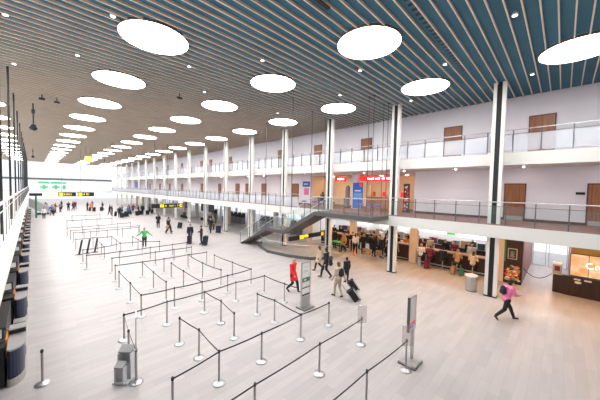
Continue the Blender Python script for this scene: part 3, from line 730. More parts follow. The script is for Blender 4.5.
# advertising board at the passage
t_ = thing('poster_board', 'tall dark board with framed picture above a food photograph', 'poster board', (20.45, 1.55, 0))
MB().box((0, 0, 0), (.1, .88, 2.9), 'darkwood').build('board', t_)
MB().box((-.012, .02, .1), (-.001, .86, 1.22), 'black').build('photo_frame', t_)
q = MB(); rr = random.Random(4)
q.box((-.02, .06, .14), (-.0125, .82, 1.18), 'darkwood')
for k in range(70):
    c = rr.choice(['tanfur', 'orange', 'tanfur', 'beigecloth', 'redcloth', 'warmwall', 'greencloth' if k % 9 == 0 else 'orange'])
    q.ell((-.03, rr.uniform(.14, .74), rr.uniform(.2, 1.1)), (.012, rr.uniform(.05, .11), rr.uniform(.03, .07)), c, 10, 6)
q.build('food_print', t_)
q = MB(); q.box((-.03, .25, 1.5), (-.001, .7, 2.15), 'beigecloth'); q.box((-.036, .29, 1.54), (-.031, .66, 2.11), 'dark'); q.build('picture_frame', t_)
q = MB(); q.ell((-.038, .48, 1.86), (.004, .1, .14), 'greycloth', 12, 8); q.ell((-.04, .48, 1.68), (.004, .13, .08), 'greycloth', 12, 8); q.build('portrait_print', t_)
MB().box((-.01, .8, 1.3), (-.001, .87, 2.85), 'postergreen').build('green_strip', t_)
# doughnut counter with screen
struct('wall_screen_side', MB().box((20.75, -4.5, 0), (21.0, -.47, 3.215), 'olive'))
t_ = thing('snack_counter', 'dark wooden snack counter below the lit screen', 'counter', (20.5, -4.4, 0))
MB().box((0, 0, 0), (.24, 4.22, 1.02), 'darkwood').build('body', t_); MB().box((-.03, 0, 1.02), (.19, 4.25, 1.06), 'darkwood').build('top', t_)
q = MB(); q.box((-.008, 3.55, .90), (-.001, 3.8, .98), 'whitecloth'); q.build('label', t_); q = MB(); q.box((-.008, 3.15, .90), (-.001, 3.42, .98), 'whitecloth'); q.build('label', t_)
q = MB(); q.ell((-.004, 3.64, .78), (.004, .13, .07), 'whitecloth', 16, 8); q.build('emblem', t_)
t_ = thing('passage_counter', 'narrow dark counter with white dispenser at the passage edge', 'counter', (20.6, -.18, 0))
MB().box((0, -.2, 0), (.5, .4, 1.0), 'darkwood').build('body', t_); MB().box((-.02, -.22, 1.0), (.52, .42, 1.04), 'desktop').build('top', t_)
t_ = thing('drink_dispenser', 'white and grey drink dispenser on the passage counter', 'dispenser', (20.85, .05, 1.04))
MB().box((-.15, -.18, 0), (.15, .2, .5), 'desktop').build('body', t_); MB().box((-.17, -.18, .5), (.17, .2, .6), 'white').build('lid', t_); MB().box((-.158, -.1, .15), (-.151, .12, .42), 'maroon').build('window', t_)
t_ = thing('lit_screen', 'bright orange two-panel screen on the mustard wall', 'screen', (20.70, -2.4, 1.10))
MB().box((-.02, -.2, -.03), (.03, 1.98, 1.2), 'dark').build('case', t_)
scm = mat('screen_orange', (.30, .14, .04), .4, emit=(1, .62, .26), es=.55); nt = scm.node_tree; b_ = nt.nodes['Principled BSDF']
gg = nt.nodes.new('ShaderNodeNewGeometry'); nn = nt.nodes.new('ShaderNodeTexNoise'); nn.inputs['Scale'].default_value = 3.5; rp = nt.nodes.new('ShaderNodeValToRGB')
rp.color_ramp.elements[0].position = .35; rp.color_ramp.elements[1].position = .68; rp.color_ramp.elements[0].color = (1, .45, .13, 1); rp.color_ramp.elements[1].color = (1, .88, .62, 1)
nt.links.new(gg.outputs['Position'], nn.inputs['Vector']); nt.links.new(nn.outputs['Fac'], rp.inputs[0]); nt.links.new(rp.outputs[0], b_.inputs['Emission Color'])
MB().box((-.03, 1.29, 0), (-.021, 1.95, 1.16), scm).build('panel', t_); MB().box((-.03, -.1, 0), (-.021, 1.27, 1.16), scm).build('panel', t_)
q = MB(); pts = [(math.cos(a)*.14, math.sin(a)*.14) for a in [PI*.35+i*PI*1.45/12 for i in range(13)]]
for (a, b), (c, d) in zip(pts, pts[1:]): q.tube((-.036, 1.22-a, .62+b), (-.036, 1.22-c, .62+d), .03, 'scriptwhite', 8)
for k in range(5):
    cy = .98-k*.14; pp = [(math.cos(a)*.06, math.sin(a)*.09) for a in [i*PI/5 for i in range(0, 9)]]
    for (a, b), (c, d) in zip(pp, pp[1:]): q.tube((-.036, cy-a, .58+b), (-.036, cy-c, .58+d), .02, 'scriptwhite', 6)
q.build('script_mark', t_)
# rope across the passage
q = MB(); pts = []
for k in range(13):
    f = k/12; pts.append((20.5, 1.5-(1.5-.25)*f, 1.05-.42*math.sin(PI*f)**.9))
for a, b in zip(pts, pts[1:]): q.tube(a, b, .018, 'dark', 6)
one('barrier_rope', q, 'dark rope sagging across the bright passage', 'rope')
# under-gallery downlights (warm)
w0 = None; kk = 0
for xx in (17.5, 19.3):
    for yy in [-4.2+2.75*k for k in range(9)]:
        lab = 'small warm downlight in the gallery underside, %s from the near end of the %s line' % (ORD[kk % 9], 'outer' if xx < 18 else 'inner'); kk += 1
        if w0 is None:
            w0 = thing('downlight', lab, 'downlight', (xx, yy, 3.2), 0, 'gallery underside downlights'); MB().lathe([(.13, 0), (.16, 0), (.16, .02), (.13, .02)], 'steel', 16).build('trim_ring', w0)
            MB().lathe([(.128, -.006), (.128, -.001)], 'warmspot', 16).build('lens', w0)
        else: dup(w0, (xx, yy, 3.2), 0, lab)
w2 = None
for k in range(13):
    lab = 'small white downlight under the top gallery, %s from the near end' % ORD[k]; yy = -5+3.3*k
    if 12 < yy < 14: yy += .2
    if w2 is None:
        w2 = thing('downlight', lab, 'downlight', (18.9, yy, 6.95), 0, 'top gallery underside downlights'); MB().lathe([(.05, 0), (.07, 0), (.07, .02), (.05, .02)], 'steel', 16).build('trim_ring', w2)
        MB().lathe([(.05, -.004), (.05, -.001)], 'neutralspot', 16).build('lens', w2)
    else: dup(w2, (18.9, yy, 6.95), 0, lab)
# cool ceiling panels of the cafe; passage ones added to stand in for daylight
w1 = None
for k, (xx, yy) in enumerate([(23.6, 4.2), (23.6, 7.0), (23.6, 9.8), (23.6, 12.2), (23.6, 15), (23.6, 17.5), (24.5, .55), (22.6, .55), (26.3, .55)]):
    lab = 'square white ceiling light panel inside the ground-floor shops, %s' % ['second', 'third', 'fourth', 'fifth', 'sixth', 'farthest', 'middle of the passage', 'first of the passage', 'last of the passage'][k]
    if w1 is None:
        w1 = thing('light_panel', lab, 'ceiling light', (xx, yy, 3.17), 0, 'shop ceiling light panels'); MB().box((-.65, -.65, .01), (.65, .65, .045), 'white').build('frame', w1); MB().box((-.6, -.6, 0), (.6, .6, .009), 'whitepanel').build('diffuser', w1)
    else: dup(w1, (xx, yy, 3.17), 0, lab)

# ------------------------------------------------------------------ first-floor shop
s_ = MB(); s_.box((23.6, 7.95, 3.89), (23.8, 18.45, 6.85), 'warmwall'); struct('wall_shop_back', s_)
s_ = MB(); s_.box((20.5, 7.8, 3.89), (23.6, 7.95, 6.85), 'warmwall'); struct('wall_shop_near', s_)
s_ = MB(); s_.box((20.5, 18.45, 3.89), (23.6, 18.6, 6.85), 'warmwall'); struct('wall_shop_far', s_)
struct('ceiling_shop', MB().box((20.19, 7.8, 6.86), (23.8, 18.6, 6.95), 'slab'))
struct('pillar', MB().box((20.1, 12.9, 3.89), (20.5, 13.45, 6.85), 'wall'))
for y0, y1, lab, n in ((9.2, 12.65, 'long red shop sign with white lettering on the first floor', 20), (14.1, 15.35, 'short red shop sign with white lettering on the first floor', 5)):
    t_ = thing('shop_sign', lab, 'sign', (20.16, y0, 6.28)); MB().box((-.06, 0, 0), (.04, y1-y0, .42), 'red').build('panel', t_)
    q = MB(); rr = random.Random(n); st = (y1-y0)*.17; wid = (y1-y0)*.62/n
    for k in range(n):
        if n > 6 and k in (4, 8, 13): continue
        q.box((-.068, st+k*wid, .13), (-.0605, st+k*wid+wid*.62, rr.choice((.26, .3, .3))), 'signwhite')
    q.build('lettering', t_)
t_ = thing('shop_counter', 'orange shop service counter below the long red sign', 'counter', (21.6, 9.2, 3.885)); MB().box((0, 0, 0), (.6, 3.6, 1.05), 'peach').build('body', t_); MB().box((-.04, -.03, 1.05), (.64, 3.63, 1.1), 'white').build('top', t_)
for k, (yy, m_) in enumerate(((9.6, 'red'), (10.6, 'dark'), (11.2, 'red'), (12.2, 'orange'))):
    t_ = thing('counter_display', ['small red display on the orange counter, nearest', 'small black display on the orange counter', 'small red display in the middle of the orange counter', 'small orange display at the far counter end'][k], 'display', (21.85, yy, 4.985)); MB().box((-.1, -.12, 0), (.1, .12, .03), m_).build('base', t_); MB().box((-.03, -.14, .03), (.03, .14, .4), m_).build('board', t_)
t_ = thing('advertising_banner', 'tall blue advertising banner standing on the first-floor gallery', 'banner', (19.75, 12.08, 3.885))
MB().box((-.12, .05, 0), (.12, .95, .05), 'steel').build('base', t_); MB().box((-.02, 0, .05), (.02, 1.0, 2.25), 'blue').build('sheet', t_)
q = MB(); q.box((-.028, .08, .8), (-.021, .92, 1.4), 'skyblue'); q.box((-.03, .2, 1.5), (-.0285+.006, .8, 1.62), 'white'); q.box((-.03, .08, 1.95), (-.0225, .3, 2.15), 'red'); q.build('print', t_)
t_ = thing('display_totem', 'dark rounded display totem beside the blue banner', 'display', (20.0, 13.8, 3.885)); MB().box((-.12, -.2, 0), (.12, .2, .06), 'dark').build('base', t_); MB().lathe([(.15, .06), (.2, .4), (.2, 1.8), (.12, 2.0)], 'greycloth', 14).build('body', t_)
t_ = thing('display_totem', 'tall flower-printed totem at the near shop corner', 'display', (19.95, 8.42, 3.885)); MB().box((-.15, -.25, 0), (.15, .25, .06), 'dark').build('base', t_); MB().box((-.06, -.22, .06), (.06, .22, 2.15), 'darkwood').build('body', t_)
q = MB(); rr = random.Random(9)
for k in range(24): q.ell((-.065, rr.uniform(-.15, .15), rr.uniform(.2, 2.05)), (.006, .06, .08), rr.choice(['beigecloth', 'redcloth', 'tanfur', 'pink']), 8, 6)
q.build('flower_print', t_)
fst = None
for k, (xx, yy) in enumerate(((18.9, 10.2), (19.0, 11.0), (18.8, 11.7), (18.8, 14.6), (18.9, 15.6), (18.9, 16.8), (18.7, 17.9))):
    lab = 'violet upholstered stool on the first-floor gallery, %s from the near end' % ORD[k]
    if fst is None:
        fst = thing('stool', lab, 'stool', (xx, yy, 3.885), 0, 'violet gallery stools'); MB().lathe([(.24, .38), (.26, .4), (.26, .48), (.22, .5)], 'purple', 16).build('seat', fst)
        for a in range(4): MB().tube((.17*math.cos(a*PI/2+.78), .17*math.sin(a*PI/2+.78), 0), (.13*math.cos(a*PI/2+.78), .13*math.sin(a*PI/2+.78), .38), .018, 'steel', 6).build('leg', fst)
    else: dup(fst, (xx, yy, 3.885), 0, lab)
t_ = thing('wall_sign', 'blue square sign on the wall above a pink notice', 'sign', (20.14, 18.6, 5.75)); MB().box((0, 0, 0), (.05, 1.0, .55), 'blue').build('panel', t_); q = MB(); q.box((-.006, .25, .22), (-.001, .8, .32), 'white'); q.build('lettering', t_)
one('pink_notice', MB().box((20.15, 18.75, 4.9), (20.19, 19.4, 5.6), 'pink'), 'pink notice on the wall under the blue sign', 'notice')
t_ = thing('desk', 'orange-brown desk on the first-floor gallery with a seated person', 'desk', (20.9, 16.6, 3.885)); MB().box((0, 0, .7), (.7, 1.6, .75), 'peach').build('top', t_)
MB().box((.02, .02, 0), (.68, .08, .7), 'peach').build('side_panel', t_); MB().box((.02, 1.52, 0), (.68, 1.58, .7), 'peach').build('side_panel', t_)
for k, (xx, yy) in enumerate(((22, 9.3), (22, 11.6), (22, 14.4), (22, 17))):
    lab = 'warm ceiling light inside the first-floor shop, %s from the near end' % ORD[k]
    o = dup(w0, (xx, yy, 6.835), 0, lab, 'first-floor shop downlights')
# self-service machines near the ground-floor windows
sm = None
for k, (xx, yy) in enumerate(((22.5, 27.5), (22.5, 28.6), (22.5, 29.7), (22.3, 22.2), (22.3, 23.2), (22.5, 34.5), (22.5, 35.6), (22.5, 36.8), (22.5, 38), (22.4, 43), (22.4, 44.5))):
    lab = 'grey self-service check-in machine by the bright windows, %s from the stairs' % ORD[k]
    if sm is None:
        sm = thing('check_in_machine', lab, 'machine', (xx, yy, 0), 0, 'self-service machines'); MB().box((-.25, -.3, 0), (.25, .3, 1.0), 'greycloth').build('pedestal', sm); MB().extrude([(-.28, -.33, 1.0), (.25, -.33, 1.0), (.25, -.33, 1.65), (.1, -.33, 1.65)], (0, .66, 0), 'dark').build('head', sm)
    else: dup(sm, (xx, yy, 0), 0, lab)

# ------------------------------------------------------------------ luggage
def suitcase(x, y, rz, lab, colr='blackcloth', s=1.0, tilt=0.0, stripe='whitecloth', tall=.62, dx=.13, dy=.22):
    t_ = thing('suitcase', lab, 'suitcase', (x, y, 0), rz); t_.rotation_euler = (0, tilt, rz); t_.scale = (s, s, s)
    b = MB(); b.box((-dx, -dy, .06), (dx, dy, .06+tall), colr); b.build('body', t_, None, .04)
    f = MB(); f.box((-dx-.007, -dy-.005, .1), (-dx-.0005, -dy+.03, tall), stripe) if stripe else None
    if stripe:
        f.box((-dx-.007, dy-.03, .1), (-dx-.0005, dy+.005, tall), stripe)
        for sy in (-1, 1):
            y0, y1 = sorted((sy*(dy+.0005), sy*(dy+.007))); f.box((-dx+.015, y0, .1), (-dx+.045, y1, tall+.03), stripe); f.box((dx-.045, y0, .1), (dx-.015, y1, tall+.03), stripe)
        f.build('piping', t_)
    for sx in (-1, 1):
        for sy in (-1, 1): MB().tube((sx*(dx-.04), sy*(dy-.03)-.015, .035), (sx*(dx-.04), sy*(dy-.03)+.015, .035), .035, 'black', 10).build('wheel', t_)
    h = MB()
    for sy in (-.09, .09): h.tube((dx-.04, sy, .05+tall), (dx-.04, sy, 1.02), .01, 'steel', 6)
    h.tube((dx-.04, -.1, 1.02), (dx-.04, .1, 1.02), .015, 'black', 6); h.build('handle', t_)
    return t_

# ------------------------------------------------------------------ people
def joints(kind):
    J = dict(pelvis=(0, 0, .95), chest=(0, 0, 1.27), neck=(.01, 0, 1.47), head=(.03, 0, 1.62))
    def side(s, hip=(0, .09, .92), kn=(.01, .10, .50), an=(-.02, .10, .085), toe=None, sh=(0, .185, 1.41), el=(-.03, .235, 1.13), wr=(.05, .25, .89)):
        for n, v in zip(('hip', 'kn', 'an', 'sh', 'el', 'wr'), (hip, kn, an, sh, el, wr)): J[n+s] = (v[0], v[1]*(1 if s == 'L' else -1), v[2])
        t = toe or (an[0]+.17, an[1]+.02, an[2]-.05); J['toe'+s] = (t[0], t[1]*(1 if s == 'L' else -1), t[2])
    side('L'); side('R')
    if kind == 'walk':
        side('L', kn=(.20, .09, .52), an=(.27, .09, .10), toe=(.44, .10, .07), el=(-.13, .24, 1.14), wr=(-.09, .27, .90))
        side('R', kn=(.03, .09, .49), an=(-.30, .09, .17), toe=(-.17, .10, .045), el=(.03, .24, 1.13), wr=(.20, .23, .96))
    elif kind == 'stride':
        J.update(pelvis=(0, 0, .90), chest=(.07, 0, 1.22), neck=(.11, 0, 1.42), head=(.17, 0, 1.55))
        side('L', hip=(0, .09, .87), kn=(.24, .09, .50), an=(.40, .09, .09), toe=(.57, .1, .05), sh=(.09, .185, 1.36), el=(.22, .22, 1.14), wr=(.44, .14, 1.22))
        side('R', hip=(0, .09, .87), kn=(-.12, .09, .48), an=(-.47, .09, .22), toe=(-.38, .1, .08), sh=(.09, .185, 1.36), el=(.18, .22, 1.12), wr=(.40, .13, 1.10))
    elif kind == 'arms':
        side('L', el=(.02, .36, 1.20), wr=(.06, .56, 1.04)); side('R', el=(.02, .36, 1.20), wr=(.06, .56, 1.04))
    elif kind == 'phone':
        side('L', el=(.05, .24, 1.14), wr=(.28, .12, 1.20)); side('R', el=(.05, .24, 1.14), wr=(.27, .10, 1.12))
        J['head'] = (.055, 0, 1.61)
    elif kind == 'pull':
        side('L', kn=(.15, .09, .51), an=(.17, .09, .09), el=(.02, .24, 1.13), wr=(.14, .24, .93))
        side('R', kn=(.0, .09, .49), an=(-.22, .09, .14), toe=(-.07, .1, .045), el=(-.12, .25, 1.13), wr=(-.22, .30, .90))
    elif kind == 'sit':
        J.update(pelvis=(0, 0, .86), chest=(.05, 0, 1.17), neck=(.09, 0, 1.37), head=(.13, 0, 1.51))
        for s in 'LR': side(s, hip=(.02, .1, .82), kn=(.42, .13, .80), an=(.36, .13, .38), toe=(.52, .14, .33), sh=(.05, .185, 1.31), el=(.10, .25, 1.05), wr=(.34, .17, 1.10))
    return J
def V(p): return Vector(p)
def cap(mb, p, q, r1, r2, m):
    mb.tube(p, q, r1, m, 12, r2); mb.ell(p, (r1, r1, r1), m, 12, 8); mb.ell(q, (r2, r2, r2), m, 12, 8)
def solid(mb, name, voxel=.016, smooth=6):
    o = bpy.data.objects.new(name, mb.mesh(name)); COL.objects.link(o)
    r = o.modifiers.new('r', 'REMESH'); r.mode = 'VOXEL'; r.voxel_size = voxel; r.use_smooth_shade = True
    s = o.modifiers.new('s', 'SMOOTH'); s.iterations = smooth; s.factor = .5
    dg = bpy.context.evaluated_depsgraph_get(); dg.update()
    me = bpy.data.meshes.new_from_object(o.evaluated_get(dg)); me.name = name
    bpy.data.objects.remove(o); return me
def mix(a, b, f): return V(a).lerp(V(b), f)
def torso(mb, J, e, m, skirt=0):
    pe, ch, nk = V(J['pelvis']), V(J['chest']), V(J['neck'])
    mb.ell(pe, (.105+e, .155+e, .12+e), m); mb.ell(pe.lerp(ch, .45), (.098+e, .135+e, .17+e), m); mb.ell(ch, (.115+e, .165+e, .20+e), m)
    mb.ell(ch.lerp(nk, .55), (.085+e*.7, .15+e*.7, .09+e*.5), m)
    for s in 'LR': cap(mb, ch.lerp(nk, .6), J['sh'+s], .07+e*.6, .062+e, m)
def arms(mb, J, e, m, end=1.0):
    for s in 'LR':
        cap(mb, J['sh'+s], J['el'+s], .054+e, .042+e, m); cap(mb, J['el'+s], mix(J['el'+s], J['wr'+s], end), .041+e, .029+e, m)
def legs(mb, J, e, m, end=1.0):
    for s in 'LR':
        cap(mb, J['hip'+s], J['kn'+s], .085+e, .055+e, m); cap(mb, J['kn'+s], mix(J['kn'+s], J['an'+s], end), .054+e, .036+e, m)
def hand(mb, J, s, m):
    el, wr = V(J['el'+s]), V(J['wr'+s]); d = (wr-el).normalized(); sd = d.cross(Vector((0, 0, 1)))
    if sd.length < .3: sd = Vector((1, 0, 0))
    sd = sd.normalized(); dn = sd.cross(d).normalized()
    if dn.z > 0: dn = -dn
    R = Matrix((d, sd, dn)).transposed().to_3x3()
    mb.ell(wr+d*.05, (.055, .04, .02), m, 10, 8, R)
    for k, L_ in enumerate((.055, .065, .06, .048)):
        b = wr+d*.09+sd*(.028-.019*k); q = b+d*L_*.55+dn*.006; mb.tube(b-d*.02, q, .009, m, 6, .008); mb.tube(q, q+d*L_*.4+dn*L_*.4, .008, m, 6, .006)
    b = wr+d*.03+sd*.035; q = b+d*.025+sd*.025; mb.tube(b-sd*.02, q, .011, m, 6, .009); mb.tube(q, q+d*.03+dn*.008, .009, m, 6, .007)
def merge(mes, name):
    bm = bmesh.new(); mats = []
    for me in mes:
        off = []
        for m in me.materials:
            if m not in mats: mats.append(m)
            off.append(mats.index(m))
        n0 = len(bm.faces); bm.from_mesh(me); bm.faces.ensure_lookup_table()
        for f in bm.faces[n0:]: f.material_index = off[f.material_index] if off else 0
    out = bpy.data.meshes.new(name); bm.to_mesh(out); bm.free()
    for m in mats: out.materials.append(m)
    for p in out.polygons: p.use_smooth = True
    return out
PROTO = {}
def proto(kind):
    if kind in PROTO: return PROTO[kind]
    J = joints(kind); P = {}
    b = MB(); torso(b, J, 0, 'skin'); arms(b, J, 0, 'skin'); legs(b, J, 0, 'skin')
    h = V(J['head']); cap(b, J['chest'], J['neck'], .07, .052, 'skin'); cap(b, J['neck'], h+V((-.01, 0, -.03)), .05, .05, 'skin')
    b.ell(h, (.097, .077, .113), 'skin', 16, 12); b.ell(h+V((.03, 0, -.06)), (.062, .055, .062), 'skin'); b.ell(h+V((.10, 0, -.012)), (.022, .014, .026), 'skin', 8, 6)
    for s in (-1, 1): b.ell(h+V((-.005, s*.078, -.005)), (.022, .010, .032), 'skin', 8, 6)
    for s in 'LR': cap(b, J['an'+s], J['toe'+s], .04, .03, 'skin')
    me = solid(b, 'body'); ex = MB()
    for s in (-1, 1): ex.ell(h+V((.088, s*.031, .012)), (.012, .014, .009), 'eye', 8, 6)
    ex.ell(h+V((.087, 0, -.062)), (.010, .024, .007), 'lip', 8, 6)
    for s in 'LR': hand(ex, J, s, 'skin')
    P['body'] = merge([me, ex.mesh('x')], 'body')
    hr = MB(); hr.ell(h+V((-.022, 0, .028)), (.100, .088, .112), 'hairdark', 16, 12); hr.ell(h+V((-.05, 0, -.02)), (.062, .078, .09), 'hairdark'); P['hair'] = solid(hr, 'hair', .014, 3)
    hr = MB(); hr.ell(h+V((-.022, 0, .028)), (.102, .090, .114), 'hairdark', 16, 12); cap(hr, h+V((-.06, 0, -.02)), h+V((-.09, 0, -.26)), .085, .055, 'hairdark'); P['hair_long'] = solid(hr, 'hair', .014, 3)
    j = MB(); torso(j, J, .026, 'blackcloth'); arms(j, J, .02, 'blackcloth', .93); P['jacket'] = solid(j, 'jacket', .018, 4)
    j = MB(); torso(j, J, .032, 'blackcloth'); arms(j, J, .024, 'blackcloth', .93); pe = V(J['pelvis'])
    if kind != 'sit':
        low = (V(J['knL'])+V(J['knR']))/2; j.tube(pe+V((0, 0, .08)), V((low.x*.6, 0, pe.z-.33)), .17, 'blackcloth', 18, .205)
    P['coat'] = solid(j, 'coat', .018, 4)
    tr = MB(); tr.ell(J['pelvis'], (.122, .170, .13), 'navycloth'); legs(tr, J, .020, 'navycloth', .93); P['trousers'] = solid(tr, 'trousers', .018, 4)
    for s in 'LR':
        a, t_ = V(J['an'+s]), V(J['toe'+s]); sh = MB(); d = (t_-a).normalized(); R = d.to_track_quat('X', 'Z').to_matrix()
        sh.ell(a+V((0, 0, -.03)), (.055, .045, .05), 'black', 12, 8); sh.ell(a.lerp(t_, .55)+V((0, 0, -.01)), (.14, .048, .042), 'black', 12, 8, R); P['shoe'+s] = solid(sh, 'shoe', .014, 2)
    PROTO[kind] = P; return P
def put(me, name, parent, m):
    o = bpy.data.objects.new(name, me); COL.objects.link(o); o.parent = parent
    if m:
        for sl_ in o.material_slots: sl_.link = 'OBJECT'; sl_.material = M[m]
    return o
def person(kind, x, y, deg, lab, top, legs_, hair='hairdark', coat=False, longh=False, s=1.0, z=0, group=None, shoe='black'):
    P = proto(kind); t_ = thing('person', lab, 'person', (x, y, z), math.radians(deg), group); t_.scale = (s, s, s)
    put(P['body'], 'body', t_, None); put(P['hair_long' if longh else 'hair'], 'hair', t_, hair)
    put(P['coat' if coat else 'jacket'], 'coat' if coat else 'jacket', t_, top); put(P['trousers'], 'trousers', t_, legs_)
    for q in 'LR': put(P['shoe'+q], 'shoe', t_, shoe)
    return t_
person('walk', 9.70, 10.02, -75, 'person in a long red coat walking beside the grey totem sign', 'redcloth', 'navycloth', 'hairgrey', True, s=1.05)
person('stride', 14.33, 1.55, -47, 'person in a pink top and black trousers striding with arms forward', 'pink', 'blackcloth', 'hairdark', s=1.06)
person('walk', 13.5, 11.45, 115, 'person in a beige coat walking away towards the stairs', 'beigecloth', 'blackcloth', 'hairbrown', True, True, s=.98)
person('walk', 12.75, 10.25, 100, 'person in a dark suit walking away with a shoulder bag', 'navycloth', 'navycloth', 'hairdark', s=1.08)
person('pull', 10.96, 7.98, 75, 'person in beige with a black backpack pulling two suitcases', 'beigecloth', 'khaki', 'hairbrown', s=1.04)
person('stand', 13.1, 8.95, 70, 'shorter person in dark navy standing beyond the backpack wearer', 'navycloth', 'navycloth', 'hairdark', s=.86)
person('arms', 7.03, 26.6, -110, 'person in a bright green jacket with arms spread among the barriers', 'greencloth', 'blackcloth', 'hairbrown', s=1.0)
person('stand', 10.9, 26.0, -120, 'person in dark clothes standing behind a navy suitcase', 'navycloth', 'navycloth', 'hairbrown', s=1.05)
person('phone', 11.35, 24.5, 165, 'person in black looking at a phone behind a large black suitcase', 'blackcloth', 'blackcloth', 'hairdark', s=1.05)
suitcase(10.55, 25.3, -.6, 'navy suitcase standing in front of the person in dark clothes', 'navycloth', 1.25, stripe='maroon')
suitcase(11.35, 23.8, -.8, 'large black suitcase beside the person with a phone', 'blackcloth', 1.35, .12, stripe=None)
suitcase(12.40, 7.80, 2.36, 'black suitcase with white piping, further of the two pulled together', 'blackcloth', 1.0, .62, dx=.2, dy=.15)
suitcase(11.26, 7.02, 2.36, 'black suitcase with white piping, nearer of the two pulled together', 'blackcloth', 1.02, .62, dx=.2, dy=.15)
def pack(x, y, z, rz, lab, colr, s=1.0, name='backpack'):
    t_ = thing(name, lab, 'bag', (x, y, z), rz); t_.scale = (s, s, s)
    b = MB(); b.ell((0, 0, 0), (.10, .16, .23), colr, 14, 10); b.build('body', t_); b = MB(); b.ell((-.09, 0, -.07), (.04, .11, .10), colr, 12, 8); b.build('pocket', t_)
    f = MB()
    for sy in (-.1, .1): f.tube((.06, sy, .18), (.14, sy, .12), .018, colr, 6); f.tube((.06, sy, -.16), (.12, sy, -.05), .014, colr, 6)
    f.build('strap', t_)
pack(10.91, 7.77, 1.32, math.radians(75), 'black backpack on the person in beige', 'blackcloth')
pack(14.24, 1.66, 1.32, math.radians(-47), 'dark purple bag on the back of the person in pink', 'navycloth', .9, 'shoulder_bag')
pack(12.95, 10.05, .98, math.radians(100), 'black bag hanging beside the dark-suited walker', 'blackcloth', 1.0, 'shoulder_bag')
# middle distance
mid = [('walk', 15.0, 29.9, -130, 'person in dark clothes walking past a column with a case', 'blackcloth', 'blackcloth', 'hairdark'),
       ('stand', 16.4, 31.9, 180, 'person in an olive jacket standing behind the dark walker', 'olivecloth', 'navycloth', 'hairbrown'),
       ('stand', 18.6, 33.2, 200, 'person in black standing beside the far column', 'blackcloth', 'blackcloth', 'hairdark'),
       ('stand', 19.2, 27.3, -150, 'person in a khaki jacket standing right of the column', 'khaki', 'blackcloth', 'hairdark'),
       ('phone', 11.55, 37.6, 60, 'person in a long black coat bending below the hanging sign', 'blackcloth', 'blackcloth', 'hairdark'),
       ('walk', 11.5, 33.6, -60, 'person in grey walking in a pair below the hanging sign', 'greycloth', 'blackcloth', 'hairdark'),
       ('walk', 11.05, 32.4, -60, 'person in black with a tan bag in a pair below the hanging sign', 'blackcloth', 'blackcloth', 'hairbrown'),
       ('stand', 1.19, 57.7, -90, 'person in a white shirt and dark trousers in the empty left lane', 'whitecloth', 'blackcloth', 'hairdark'),
       ('stand', 2.6, 66, -90, 'person in an orange jacket at the far left end', 'orangecloth', 'blackcloth', 'hairdark'),
       ('stand', 8.7, 71, -90, 'person in orange clothing in the far middle', 'orangecloth', 'orangecloth', 'hairdark')]
for a in mid: person(a[0], a[1], a[2], a[3], a[4], a[5], a[6], a[7], coat='coat' in a[4], s=1.05)
suitcase(15.6, 29.2, .4, 'dark suitcase beside the column walker', 'navycloth', 1.3, .1, None)
pack(10.8, 32.1, .85, -1, 'tan bag carried by the person in black below the hanging sign', 'tancloth', 1.1, 'shoulder_bag')
suitcase(13.5, 35.6, .4, 'black suitcase alone right of the hanging sign walkers', 'blackcloth', 1.2, .2, None)
crowd = [(9.95, 57.2), (10.4, 53.8), (10.1, 60), (11.6, 58), (11.9, 54.8), (12.6, 57.4), (13.9, 60.1), (14.0, 56.6), (14.9, 57.6), (16.0, 57), (16.6, 59.7), (9.4, 75), (8.2, 72), (6.6, 77), (6.0, 74), (5.2, 73), (4.4, 78), (3.8, 70), (2.3, 63.2), (3.0, 69), (1.8, 74), (10.8, 72), (18.3, 50), (17.9, 55)]
tops = ['blackcloth', 'navycloth', 'blackcloth', 'greycloth', 'bluecloth', 'blackcloth', 'maroon']
for k, (x, y) in enumerate(crowd):
    kind = ['stand', 'walk', 'pull', 'phone'][k % 4]; tp = tops[k % 7]
    nm = {'blackcloth': 'black', 'navycloth': 'navy', 'greycloth': 'grey', 'bluecloth': 'blue', 'maroon': 'dark red'}[tp]
    if k < 11: lab = 'person in %s in the luggage crowd before the far columns, %s from the left' % (nm, ORD[k])
    elif k < 22: lab = 'tiny person in %s in the far hall, %s from the right of the group' % (nm, ORD[k-11])
    else: lab = 'tiny person in %s under the far gallery, %s' % (nm, ['nearer', 'farther'][k-22])
    person(kind, x, y, (k*77) % 360, lab, tp, ['blackcloth', 'navycloth'][k % 2], ['hairdark', 'hairbrown'][k % 2], s=1.08, group='far travellers')
for k, (x, y) in enumerate([(10.3, 56.4), (10.6, 52.9), (11.3, 54), (12.0, 56.4), (13.2, 58.9), (13.5, 55.6), (14.4, 56.6), (15.4, 56.3), (8.9, 69), (8.3, 70.0), (10.2, 69.2), (17.0, 58.5)]):
    suitcase(x, y, k*.7, 'dark suitcase among the far travellers, %s from the left' % ORD[k], ['blackcloth', 'navycloth'][k % 2], 1.25, .1, None)
